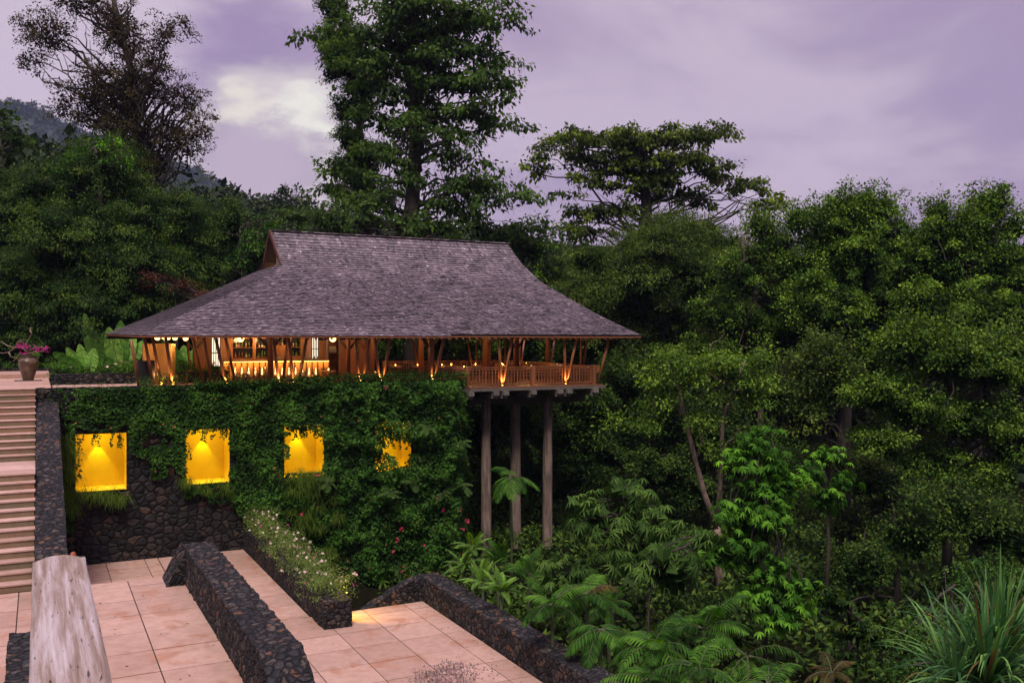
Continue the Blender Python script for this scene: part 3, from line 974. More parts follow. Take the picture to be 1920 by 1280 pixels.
def stilt(px0, px1, ybase, Y, r, name='stilt'):
    a = atY(px0, 760, Y); b_ = atY(px1, ybase, Y)
    m = MB()
    n = 10
    pts = []; rr = []
    for k in range(n + 1):
        s = k / n
        z = lp(DZ - .8, b_.z - 2.0, s)
        pts.append((lp(a.x, b_.x, s), Y, z)); rr.append(r * (1 + .12 * s + .03 * math.sin(k * 2.1)))
    m.tube(pts, rr, 14)
    return pp(m.build(name, M['pillar']))


stilt(911, 912, 1035, 50.2, .29)
s2 = stilt(966, 967, 1050, 51.0, .32)
m = MB(); q = atY(966, 1028, 51.0); m.tube([(q.x, 51.0, q.z - 3), (q.x, 51.0, q.z)], .36, 14); o = m.build('concrete_foot', M['pillar'], s2)
stilt(1027, 1026, 1048, 50.2, .29)
stilt(858, 858, 1035, 55.5, .3)


# interior columns
def column(px, Y, r=.17, bright=False):
    a = atY(px, 660, Y)
    m = MB()
    m.tube([(a.x, Y, DZ), (a.x, Y, 2.2), (a.x, Y, 4.4)], [r, r, r], 12)
    pp(m.build('column', M['wood']))
    k = MB()
    k.bar((a.x - .1, Y, 1.75), (a.x - .75, Y, 2.6), .1, .12); k.bar((a.x + .1, Y, 1.75), (a.x + .75, Y, 2.6), .1, .12)
    pp(k.build('bracket', M['dark_wood']))


for px, Y, r in ((507, 54.5, .17), (653, 54.5, .14), (698, 60, .17), (789, 60, .20), (808, 54.5, .19), (910, 60, .22), (916, 60.8, .16), (968, 54.5, .19), (1027, 60, .20), (365, 60, .12)):
    column(px, Y, r)

# slanting struts: (foot x, foot y, top x, plane of the foot, plane of the top)
STR = [(261, 724, 246, 48.9, 48.4), (287, 720, 270, 49.6, 48.6), (303, 722, 284, 49.4, 48.5), (325, 727, 309, 48.75, 48.2),
       (398, 722, 380, 49.4, 48.5), (425, 726, 402, 48.75, 48.2), (441, 715, 420, 50.5, 48.6), (381, 715, 359, 51.5, 49.5),
       (524, 726, 511, 48.75, 48.2), (551, 726, 540, 48.75, 48.2), (530, 720, 541, 50, 49), (560, 720, 577, 48.9, 48.3),
       (674, 726, 666, 48.75, 48.2), (679, 726, 695, 48.75, 48.2), (712, 726, 703, 48.75, 48.2), (717, 726, 733, 48.75, 48.2),
       (809.5, 726, 807, 48.75, 48.2), (812, 726, 834, 48.75, 48.2), (941, 723, 934, 48.55, 48.4), (942.5, 723, 963, 48.55, 48.4),
       (1060, 722, 1058, 48.55, 48.4), (1062, 722, 1084, 48.55, 48.4), (1121, 722, 1145, 48.6, 48.5)]
upl = []
for fx, fy, tx, Y0, Y1 in STR:
    a = atY(fx, fy, Y0); c = atY(tx, 622, Y1)
    if fx > 900: a.z = DZ
    a.z = max(a.z, DZ)
    c.z = min(c.z, ZE - .22 + (c.y - 47.25) * .42, ZE - .15 + (c.x - EL) * .45)
    m = MB(); m.tube([a, a.lerp(c, .5), c], [.065, .085, .075], 10)
    pp(m.build('strut', M['wood']))
BST = [(882, 671, 875, 66, 67), (893, 671, 893, 66, 67), (781, 673, 773, 66, 67), (947, 671, 947, 66, 67), (978, 674, 985, 66, 67), (974, 674, 975, 66, 67), (1033, 678, 1041, 60, 61),
       (1089, 684, 1090, 54, 54.5), (1094, 684, 1103, 54, 54.5), (357, 700, 350, 60, 61)]
for fx, fy, tx, Y0, Y1 in BST:
    a = atY(fx, fy, Y0); c = atY(tx, 625, Y1); d = (a - c) * .9; 
    k = (a.z - DZ) / (c.z - a.z)
    a = a + (a - c) * k
    m = MB(); m.tube([a, a.lerp(c, .5), c], [.06, .08, .07], 8)
    pp(m.build('strut', M['wood']))

# uplights at the feet of the struts
ups = [(942, 723), (1061, 722), (325, 727), (425, 725), (524, 726), (551, 726), (676, 724), (714, 724), (811, 722), (303, 722)]
upg = 'small uplights at the feet of the slanting struts'
for i, (px, py) in enumerate(sorted(ups)):
    p = atY(px, py, 48.45 if px > 900 else 48.62); p.z = DZ if px > 900 else 0.0
    o = thing('uplight', 'small glowing ground uplight, %s from the left along the pavilion edge' % ORD[i], 'light', p, upg)
    m = MB(); m.lathe([(.001, 0), (.07, 0), (.07, .05), (.055, .06)], (0, 0, 0), 10); m.build('housing', M['dark_wood'], o)
    m = MB(); m.lathe([(.055, .055), (.03, .075), (.001, .08)], (0, 0, 0), 10); m.build('lens', M['uplight'], o)
    ld = bpy.data.lights.new('uplight_beam', 'SPOT'); ld.energy = 75; ld.color = (1, .55, .16); ld.spot_size = R(70); ld.spot_blend = .5; ld.shadow_soft_size = .03
    lo = bpy.data.objects.new('uplight_beam', ld); COL.objects.link(lo); lo.location = (0, -.10, .09); lo.rotation_euler = (R(180 - 8), 0, 0); lo.parent = o


# railing
def railing(a, b_, n, posts=(0, 1)):
    a = Vector(a); b_ = Vector(b_); d = (b_ - a).normalized()
    root = MB()
    top = 1.12
    root.bar(a + Vector((0, 0, top)), b_ + Vector((0, 0, top)), .12, .07)
    root.bar(a + Vector((0, 0, top - .12)), b_ + Vector((0, 0, top - .12)), .05, .05)
    root.bar(a + Vector((0, 0, .12)), b_ + Vector((0, 0, .12)), .06, .06)
    root.bar(a + Vector((0, 0, .62)), b_ + Vector((0, 0, .62)), .03, .03)
    root.bar(a + Vector((0, 0, .80)), b_ + Vector((0, 0, .80)), .03, .03)
    L = (b_ - a).length
    k = int(L / .2)
    for i in range(1, k):
        p = a + d * (L * i / k)
        thin = i % 2
        root.bar(p + Vector((0, 0, .14)), p + Vector((0, 0, top - .14)), .035 if thin else .05, .035 if thin else .05)
    o = pp(root.build('railing', M['wood']))
    for s in posts:
        p = a.lerp(b_, s)
        m = MB(); m.box(p.x - .11, p.x + .11, p.y - .11, p.y + .11, DZ - .03, DZ + 1.2)
        m.build('newel_post', M['wood'], o)
    return o


x0 = atY(817, 700, 48.62).x
xa = atY(874.5, 700, 48.62).x; xb = atY(999, 700, 48.62).x; xc = atY(1113, 700, 48.62).x
railing((x0, 48.62, DZ), (xa, 48.62, DZ), 10, (1,))
railing((xa, 48.62, DZ), (xb, 48.62, DZ), 10, (1,))
railing((xb, 48.62, DZ), (xc, 48.62, DZ), 10, (1,))
railing((xc, 48.7, DZ), (33.4, 66.0, DZ), 10, (1,))
railing((33.3, 66.2, DZ), (23.2, 66.2, DZ), 10, (1,))

# ------------------------------------------------------------------ bar
bar = pp(thing('bar', None, None)); bar.location = Vector((0, 0, 0)) - pav.location
BY = 63.0
def wx(px, Y): return atY(px, 660, Y).x
def wz(py, px, Y): return atY(px, py, Y).z


m = MB()
bx0, bx1 = wx(418, BY), wx(617, BY)
ctop = wz(675, 500, BY)
m.box(bx0 - .1, bx1 + .1, BY - .25, BY + .6, ctop - .08, ctop)
m.build('counter_top', M['wood'], bar)
m = MB(); m.box(bx0, bx1, BY + .05, BY + .5, DZ, ctop - .085); m.build('counter_front', M['screen'], bar)
m = MB()
k = 18
for i in range(k + 1):
    x = lp(bx0, bx1, i / k); m.box(x - .035, x + .035, BY - .03, BY + .045, DZ, ctop - .09)
m.build('slats', M['dark_wood'], bar)
m = MB(); m.box(bx0 + .05, bx1 - .05, BY - .14, BY - .09, ctop - .115, ctop - .085); m.build('light_strip', emit('amber_strip', (1, .46, .10), 9), bar)
al = bpy.data.lights.new('bar_glow', 'AREA'); al.shape = 'RECTANGLE'; al.size = bx1 - bx0; al.size_y = .12; al.energy = 60; al.color = (1, .43, .10)
ao = bpy.data.objects.new('bar_glow', al); COL.objects.link(ao); ao.location = ((bx0 + bx1) / 2, BY - .2, ctop - .12); ao.rotation_euler = (R(12), 0, 0); ao.parent = bar

# back wall with shelves
SY = 66.4
m = MB()
def wallp(px0, px1, py0, py1, Y=SY, dy=.12):
    a = atY(px0, py0, Y); c = atY(px1, py1, Y)
    m.box(a.x, c.x - .01, Y, Y + dy, c.z, a.z)
zt = 600
wallp(376, 397, zt, 735); wallp(412, 437, zt, 700); wallp(474, 480, zt, 700); wallp(505, 516, zt, 700); wallp(538, 545, zt, 690)
wallp(564, 584, zt, 700); wallp(597, 617, 638, 700, dy=.1); wallp(437, 474, zt, 634.5); wallp(480, 505, zt, 634.5); wallp(437, 474, 672, 700); wallp(480, 505, 672, 700)
wallp(516, 538, 647, 700, SY, .1); wallp(545, 564, 668, 700)
pp(m.build('back_panel', M['panel']))
m = MB()
for px0, px1 in ((636, 652), (655, 672), (674, 691)):
    wallp(px0, px1, 637, 735, 60.6)
pp(m.build('cabinet_door', plain('red_brown_door', (.22, .07, .03), .5, var=.2, scale=3, stretch=(5, 5, .5))))
m = MB()
wallp(370, 397, 634, 735, 61.5)
pp(m.build('end_panel', M['panel']))
m = MB()
for px0, px1 in ((437, 474), (480, 505), (545, 564), (516, 538)):
    a = wx(px0, SY); c = wx(px1, SY)
    m.box(a, c, SY + .5, SY + .55, -.4, 3)
m.build('shelf_back', plain('dark_mirror', (.015, .017, .018), .15), bar)
shelves = [(437, 474, 651), (437, 474, 669.5), (480, 505, 651), (480, 505, 669.5), (516, 538, 646.5), (545, 564, 650.5), (545, 564, 667)]
for px0, px1, py in shelves:
    m = MB(); z = wz(py, 480, SY + .25); m.box(wx(px0, SY), wx(px1, SY), SY + .01, SY + .5, z - .04, z)
    m.build('shelf', M['wood'], bar)
# open cupboard at the right of the bar
m = MB()
ax, cx = wx(617, 63.5), wx(635, 63.5)
for py in (636, 661, 676, 697):
    z = wz(py, 626, 63.5); m.box(ax, cx, 63.5, 64.1, z - .06, z)
m.box(ax - .06, ax, 63.5, 64.1, DZ, wz(636, 626, 63.5)); m.box(cx, cx + .06, 63.5, 64.1, DZ, wz(636, 626, 63.5)); m.box(ax, cx, 64.1, 64.15, DZ, 2.3)
m.build('cupboard', M['wood'], bar)
# slatted lit windows
for px0, px1, py0, py1, Y in ((397, 413, 630, 686, 65.8), (585, 597, 630, 672, 65.8)):
    m = MB(); a = wx(px0, Y); c = wx(px1, Y); z0 = wz(py1, px0, Y); z1 = wz(py0, px0, Y)
    m.box(a, c, Y + .1, Y + .14, z0, z1); w = pp(m.build('window', M['slit']))
    m = MB()
    for i in range(5): x = lp(a, c, i / 4); m.box(x - .022, x + .022, Y, Y + .08, z0, z1)
    m.box(a, c, Y - .02, Y + .09, lp(z0, z1, .42), lp(z0, z1, .45))
    m.build('slats', M['dark_wood'], w)
# added warm fill lights behind the bar and over the deck, housings invented
for i, (px, Y, z, e, s) in enumerate(((456, 65.6, 2.3, 60, .15), (492, 65.6, 2.3, 60, .15), (555, 65.6, 2.3, 50, .15), (660, 57.5, 3.0, 130, .3), (520, 58, 3.2, 170, .3), (400, 57, 3.0, 120, .3), (760, 56, 3.0, 150, .3), (870, 56, 3.0, 170, .3), (990, 56, 3.0, 170, .3))):
    ld = bpy.data.lights.new('warm_fill', 'POINT'); ld.energy = e; ld.color = (1, .56, .2); ld.shadow_soft_size = s
    lo = bpy.data.objects.new('warm_fill', ld); COL.objects.link(lo); lo.location = Vector((wx(px, Y), Y, z)) - pav.location; lo.parent = pav
    m = MB(); m.lathe([(.001, .0), (.12, 0), (.12, .08), (.001, .08)], (wx(px, Y), Y, z + s + .05), 12); pp(m.build('fill_housing', M['dark_wood']))

# ------------------------------------------------------------------ pendant globes
gl = [(295, 633, 50.5), (308, 632, 53), (315, 633, 57), (328, 633, 51.5), (348, 634, 51), (451, 634.5, 51.5), (624, 635, 54)]
for i, (px, py, Y) in enumerate(gl):
    p = atY(px, py, Y)
    o = thing('pendant_lamp', 'glowing round pendant lamp under the eave, %s from the left' % ORD[i], 'lamp', p, 'glowing pendant lamps under the eave')
    m = MB(); rr = .19 if i >= 5 else .135
    m.lathe([(rr * math.sin(math.pi * k / 12) + .001, -rr * math.cos(math.pi * k / 12)) for k in range(13)], (0, 0, 0), 18); m.build('globe', M['glow'], o)
    m = MB(); m.tube([(0, 0, rr), (0, 0, rr + 1.0)], .012, 6); m.build('cord', M['black'], o)
    ld = bpy.data.lights.new('globe_light', 'POINT'); ld.energy = 28; ld.color = (1, .58, .24); ld.shadow_soft_size = rr + .02
    lo = bpy.data.objects.new('globe_light', ld); COL.objects.link(lo); lo.location = (0, 0, -rr - .05); lo.parent = o
    ld.shadow_soft_size = .05

# ------------------------------------------------------------------ screen, black box, tables, chairs, candles
o = thing('privacy_screen', 'tall curved amber folding screen lit from behind at the left end of the pavilion', 'screen', (wx(297, 52), 52, DZ))
a = wx(268, 51.5); c = wx(322, 51.5)
m = MB(); v = []; n = 12
for k in range(n + 1):
    s = k / n; x = lp(a, c, s); y = 51.5 + .5 * math.sin(math.pi * s)
    v += [(x, y, DZ), (x, y, wz(644, 297, 51.5))]
m.add(v, [(2 * k, 2 * k + 2, 2 * k + 3, 2 * k + 1) for k in range(n)], .5, True)
q = m.build('leaf', M['screen'], o); q.location = -o.location
sm = q.modifiers.new('s', 'SOLIDIFY'); sm.thickness = .04
m = MB(); a2 = wx(323, 51.8); c2 = wx(328.5, 51.8); m.box(a2, c2, 51.75, 51.8, DZ, wz(644, 325, 51.8))
q = m.build('side_leaf', plain('olive_screen', (.38, .24, .05), .6), o); q.location = -o.location
ld = bpy.data.lights.new('screen_light', 'POINT'); ld.energy = 26; ld.color = (1, .6, .2); ld.shadow_soft_size = .1
lo = bpy.data.objects.new('screen_light', ld); COL.objects.link(lo); lo.location = Vector((wx(292, 50), 50, .5)) - o.location; lo.parent = o
o = thing('host_stand', 'black cloth-covered host stand at the left corner of the pavilion', 'stand', (wx(275, 49.5), 49.6, -.05))
m = MB(); a = wx(259, 49.4); c = wx(281, 49.4); z1 = wz(676, 270, 49.4)
m.box(a - .0, c, 49.4, 50.0, -.3, z1); q = m.build('body', M['black'], o); q.location = -o.location
m = MB(); a = wx(281.5, 50.2); c = wx(290, 50.2); m.box(a, c, 50.1, 50.6, -.3, z1 + .0); q = m.build('side_panel', M['black'], o); q.location = -o.location


def make_table(label, loc, tall=.75):
    o = thing('table', label, 'table', loc, 'dining tables set out on the pavilion deck')
    m = MB(); m.box(-.42, .42, -.42, .42, tall - .05, tall); m.build('table_top', M['wood'], o)
    for s in (-1, 1):
        m = MB(); m.bar((-.34, s * .3, 0), (.34, s * .3, tall - .05), .05, .05); m.bar((.34, s * .3, 0), (-.34, s * .3, tall - .05), .05, .05); m.build('leg', M['dark_wood'], o)
    return o


def make_chair():
    o = thing('chair', 'x', 'chair', (0, 0, 0), 'wooden chairs round the deck tables')
    m = MB(); m.box(-.23, .23, -.23, .23, .41, .46); m.build('seat', M['wood'], o)
    m = MB()
    for k in range(5): m.bar((-.18 + .09 * k, .22, .5), (-.18 + .09 * k, .28, .88), .03, .03)
    m.bar((-.23, .28, .9), (.23, .28, .9), .04, .07)
    m.build('backrest', M['wood'], o)
    for sx in (-1, 1):
        for sy in (-1, 1):
            m = MB(); m.bar((sx * .2, sy * .2, .41), (sx * .22, sy * .22, 0), .04, .04); m.build('leg', M['dark_wood'], o)
    return o


def make_candle():
    o = thing('candle', 'x', 'candle', (0, 0, 0), 'lit table candles in glasses')
    m = MB(); m.lathe([(.001, 0), (.055, 0), (.06, .11), (.052, .11), (.048, .01), (.001, .01)], (0, 0, 0), 10); m.build('holder', M['glass'], o)
    m = MB(); m.lathe([(.001, .02), (.042, .05), (.047, .09), (.03, .14), (.001, .20)], (0, 0, 0), 8); m.build('flame', M['candle'], o)
    ld = bpy.data.lights.new('candle_light', 'POINT'); ld.energy = 5.5; ld.color = (1, .45, .12); ld.shadow_soft_size = .03
    lo = bpy.data.objects.new('candle_light', ld); COL.objects.link(lo); lo.location = (0, 0, .22); lo.parent = o
    return o


def glassmat(name, col, rough=.05):
    m, t, out = newmat(name); L = t.links.new
    p = N(t, 'ShaderNodeBsdfPrincipled'); p.inputs['Base Color'].default_value = (*col, 1); p.inputs['Roughness'].default_value = rough
    p.inputs['Transmission Weight'].default_value = .6; p.inputs['IOR'].default_value = 1.45
    L(p.outputs[0], out.inputs[0]); return m


M['glass'] = glassmat('clear_glass', (.9, .8, .65))
cands = [(318, 704, 49.6), (359.5, 698, 52), (452.5, 703, 50), (497, 691, 56), (579, 702, 50), (616, 689.5, 57), (703, 700, 50.5), (741.5, 677, 65), (783, 680, 61),
         (828.5, 684, 55), (846, 676, 65), (870, 688, 51), (891.5, 679.5, 61), (943, 683.5, 54.5), (941, 676, 65), (986.5, 679, 60), (995.5, 687, 51.5), (1045, 682.5, 56), (1102, 687, 51)]
cands.sort()
ch0 = None; c0 = None; seat = []
for i, (px, py, Y) in enumerate(cands):
    p = atY(px, py, Y)
    tz = DZ + .75
    # tables follow where the sight line meets the table height
    q = atZ(px, py + 3, tz) if py > 690 else atY(px, py, Y)
    if py <= 690 and px > 735: q = atZ(px, max(py + 3, 681), tz)
    if q.y > 65.2: q = atY(px, py, 65.2)
    if q.y < 49.7: q = atY(px, py, 49.7)
    o = make_table('square wooden table with a lit candle, %s from the left in the pavilion' % ORD[i], (q.x, q.y, DZ))
    if c0 is None: c0 = make_candle(); c = c0
    else: c = copy_tree(c0)
    c.location = (q.x, q.y, tz)
    c['label'] = 'lit candle in a glass, %s from the left among the pavilion candles' % ORD[i]
    for s, (dx, dy, rz) in enumerate(((0, .62, 0), (0, -.62, math.pi), (.62, 0, -math.pi / 2))):
        if s == 2 and i % 2: continue
        if q.y + dy < 49.3: continue
        if ch0 is None: ch0 = make_chair(); h = ch0
        else: h = copy_tree(ch0)
        h.location = (q.x + dx, q.y + dy, DZ); h.rotation_euler = (0, 0, rz)
        h['label'] = 'slatted wooden chair on the %s side of the %s candle table from the left' % (('far', 'near', 'right')[s], ORD[i])
    # napkins and glasses
    for s in (-1, 1):
        m = MB(); m.box(-.09, .09, -.13, .13, 0, .05); nk = m.build('napkin', M['linen'])
        tag(nk, 'folded pale napkin on the %s side of the %s candle table from the left' % (('left', 'right')[s > 0], ORD[i]), 'napkin', 'folded napkins on the deck tables')
        nk.location = (q.x + s * .27, q.y - .12, tz + .002); nk.rotation_euler = (0, 0, s * .2)
    m = MB(); m.lathe([(.03, 0), (.006, .005), (.006, .09), (.035, .13), (.04, .2), (.036, .2), (.001, .10)], (0, 0, 0), 8); g = m.build('wine_glass', M['glass'])
    tag(g, 'clear stemmed glass beside the %s candle from the left' % ORD[i], 'glass', 'stemmed glasses on the deck tables'); g.location = (q.x + .12, q.y + .18, tz + .002)

# bottles
BM = [glassmat('amber_bottle', (.55, .2, .03)), glassmat('clear_bottle', (.85, .8, .6)), glassmat('green_bottle', (.25, .4, .08)), glassmat('rose_bottle', (.8, .4, .3))]
BN = ['amber', 'clear', 'green', 'rose']
bprof = [[(.001, 0), (.055, 0), (.055, .26), (.05, .30), (.018, .36), (.018, .47), (.001, .47)], [(.001, 0), (.08, 0), (.085, .12), (.06, .2), (.02, .25), (.02, .34), (.035, .36), (.001, .4)],
         [(.001, 0), (.045, 0), (.045, .34), (.02, .4), (.02, .5), (.001, .5)]]
proto = {}
SN = ['upper shelf of the first bay', 'lower shelf of the first bay', 'upper shelf of the second bay', 'lower shelf of the second bay', 'shelf above the hatch', 'upper shelf of the last bay', 'lower shelf of the last bay']
for si, (px0, px1, py) in enumerate(shelves):
    z = wz(py, 480, SY + .25); a = wx(px0, SY) + .12; c = wx(px1, SY) - .12
    n = max(2, int((c - a) / .21)); 
    for k in range(n):
        x = lp(a, c, (k + .5) / n) + random.uniform(-.04, .04)
        ci = random.randrange(4); bi = random.randrange(3)
        key = (ci, bi)
        if key not in proto:
            m = MB(); m.lathe([(r, h * .9) for r, h in bprof[bi]], (0, 0, 0), 10); o = m.build('bottle', BM[ci]); proto[key] = o
        else:
            o = proto[key].copy(); COL.objects.link(o)
        o.location = (x, SY + .2, z)
        tag(o, '%s glass bottle, %s from the left on the %s' % (BN[ci], ORD[k], SN[si]), 'bottle', 'bottles on the back bar shelves')
# glowing lamp forms standing in for light scallops along the bar front
l0 = None
for i in range(13):
    px = 441 + i * 12.6
    if l0 is None:
        l0 = thing('scallop_lamp', 'x', 'lamp', (0, 0, 0), 'slim lamp forms standing in for light scallops before the bar')
        m = MB(); m.lathe([(.001, 0), (.07, 0), (.07, .03), (.02, .05), (.02, .12)], (0, 0, 0), 10); m.build('base', M['wood'], l0)
        m = MB(); m.lathe([(.02, .12), (.06, .16), (.07, .28), (.04, .40), (.03, .62), (.001, .62)], (0, 0, 0), 10); m.build('glow_form', emit('scallop_glow', (1, .62, .25), 2.2), l0)
        o = l0
    else: o = copy_tree(l0)
    p = atY(px, 706, 60.9)
    o.location = (p.x, 60.9, p.z)
    o['label'] = 'slim glowing lamp form standing in for a light scallop before the bar, %s from the left in its row' % ORD[i]
m = MB(); a = atY(436, 706, 60.9); c = atY(603, 706, 60.9); m.box(a.x, c.x, 60.7, 61.1, a.z - .3, a.z - .01)
m.box(a.x, a.x + .1, 60.8, 61.0, DZ, a.z - .3); m.box(c.x - .1, c.x, 60.8, 61.0, DZ, a.z - .3)
m.build('foot_ledge', M['wood'], bar)
# the bar's glasses
for i, px in enumerate((568, 573, 578, 584, 590, 596, 521, 526)):
    m = MB(); m.lathe([(.001, 0), (.06, 0), (.07, .22), (.062, .22), (.05, .02), (.001, .02)], (0, 0, 0), 9); g = m.build('tumbler', M['glass'])
    tag(g, 'clear glass jug on the bar counter, %s in the row' % ORD[i], 'glass', 'glassware on the bar counter'); g.location = (wx(px, BY + .2), BY + .2, ctop + .002)
m = MB(); m.box(-.3, .3, -.2, .2, 0, .25); m.box(-.28, .25, -.18, .2, .25, .45)
o = m.build('towel_stack', M['linen'], None, .03); p = atY(624, 661, 63.7); o.location = (p.x - .05, 63.8, wz(661, 626, 63.5) + .005); o.rotation_euler = (0, 0, .15)
tag(o, 'stack of cream towels in the open cupboard at the end of the bar', 'towels')

# ------------------------------------------------------------------ foliage
def nrm(a): return a / np.maximum(np.linalg.norm(a, axis=1)[:, None], 1e-6)


def leafquads(P, Nn, D, L, W, fold=.12):
    """one rhombic leaf per point: base P, direction D, normal Nn"""
    D = nrm(D); S = nrm(np.cross(Nn, D)); Nn = np.cross(D, S)
    L = L[:, None]; W = W[:, None]
    mid = P + D * L * .45 - Nn * L * fold * .3
    return np.stack([P, mid + S * W * .5 + Nn * W * fold, P + D * L - Nn * L * fold, mid - S * W * .5 + Nn * W * fold], 1)


def unit(n):
    a = rng.normal(size=(n, 3)); return nrm(a)


def clump_leaves(C, Out, R_, per, leaf, asp=.5, flat=.5, style='bunch', cr=None, droop=.3):
    """C (n,3) clump centres, Out their outward directions"""
    n = len(C)
    if style == 'palmate':
        nl = 9; k = n * per
        cen = np.repeat(C, per, 0) + rng.normal(size=(k, 3)) * R_ * np.array([1, 1, flat]) * .6
        ax = nrm(np.repeat(Out, per, 0) * .6 + np.array([0, 0, .9]) + rng.normal(size=(k, 3)) * .25)
        t1 = nrm(np.cross(ax, np.array([.31, .2, .9]) + rng.normal(size=(k, 3)) * .05)); t2 = np.cross(ax, t1)
        P = np.repeat(cen, nl, 0); A = np.repeat(ax, nl, 0)
        th = np.tile(np.arange(nl) / nl * 2 * np.pi, k) + rng.normal(size=k * nl) * .12
        D = np.repeat(t1, nl, 0) * np.cos(th)[:, None] + np.repeat(t2, nl, 0) * np.sin(th)[:, None] - A * droop
        L = leaf * rng.uniform(.75, 1.15, k * nl)
        V = leafquads(P, A, D, L, L * asp, .25)
        r = np.repeat(np.repeat(rng.random(n) if cr is None else cr, per) * .5 + rng.random(k) * .3, nl) + rng.random(k * nl) * .17
        return V, r
    k = n * per
    base = np.repeat(C, per, 0); out = np.repeat(Out, per, 0)
    if R_ > .8 and style == 'bunch':     # cauliflower lumps: leaves on the upper outer shell of each
        d = nrm(unit(k) + out * .35 + np.array([0, 0, .45]))
        off = d * (1 - .75 * rng.random(k) ** 2.2 + rng.normal(size=k) * .1)[:, None] * np.array([1, 1, .75]) * R_ * np.repeat(rng.uniform(.4, 1.25, n), per)[:, None]
    else:
        off = rng.normal(size=(k, 3)) * np.array([1, 1, flat]) * R_ * .5
    if style == 'spray':     # leaves strung along a branch direction, hanging
        s = rng.uniform(-.2, 1.0, k)[:, None]
        o2 = out.copy(); o2[:, 2] = o2[:, 2] * .3; o2 = nrm(o2)
        off = o2 * s * R_ * 1.5 + rng.normal(size=(k, 3)) * R_ * np.array([.34, .34, .16]) - np.array([0, 0, 1]) * (s ** 2) * R_ * .45
    P = base + off
    rad = nrm(off + out * R_ * .3)
    Nn = nrm(rad * .45 + np.array([0, 0, .75]) + rng.normal(size=(k, 3)) * .42)
    D = nrm(rad * .7 + rng.normal(size=(k, 3)) * .6 - np.array([0, 0, droop]))
    L = leaf * rng.uniform(.6, 1.25, k)
    V = leafquads(P, Nn, D, L, L * asp)
    r = np.repeat(rng.random(n) if cr is None else cr, per) * .5 + rng.random(k) * .45
    return V, r


def crown_clumps(ells, dens, up=.0, shell=.62, cam=True):
    Cs = []; Os = []; Ri = []
    for (c, rx, rz) in ells:
        n = max(3, int(dens * (rx * rx + 2 * rx * rz) / 3))
        d = unit(n * 3)
        d = d[d[:, 2] > -.75 + up][:n]
        s = rng.uniform(shell, 1.0, len(d))[:, None]
        s = np.where(rng.random((len(d), 1)) < .14, rng.uniform(1.0, 1.25, (len(d), 1)), s)
        Cs.append(np.array(c) + d * s * np.array([rx, rx, rz])); Os.append(d)
    return np.concatenate(Cs), np.concatenate(Os)


def limb(b, a, c, r0, r1, sag=.0, n=6, jit=.06):
    a = Vector(a); c = Vector(c)
    L = (c - a).length
    mid = a.lerp(c, .5) + Vector((0, 0, L * sag))
    pts = []; rr = []
    for k in range(n + 1):
        s = k / n
        p = a * (1 - s) ** 2 + mid * 2 * s * (1 - s) + c * s * s
        if 0 < k < n: p = p + Vector((random.uniform(-1, 1), random.uniform(-1, 1), random.uniform(-1, 1))) * L * jit
        pts.append(p); rr.append(lp(r0, r1, s))
    b.tube(pts, rr, 5, cap=False)
    return pts


def at(px, py, t): return atT(px, py, t)


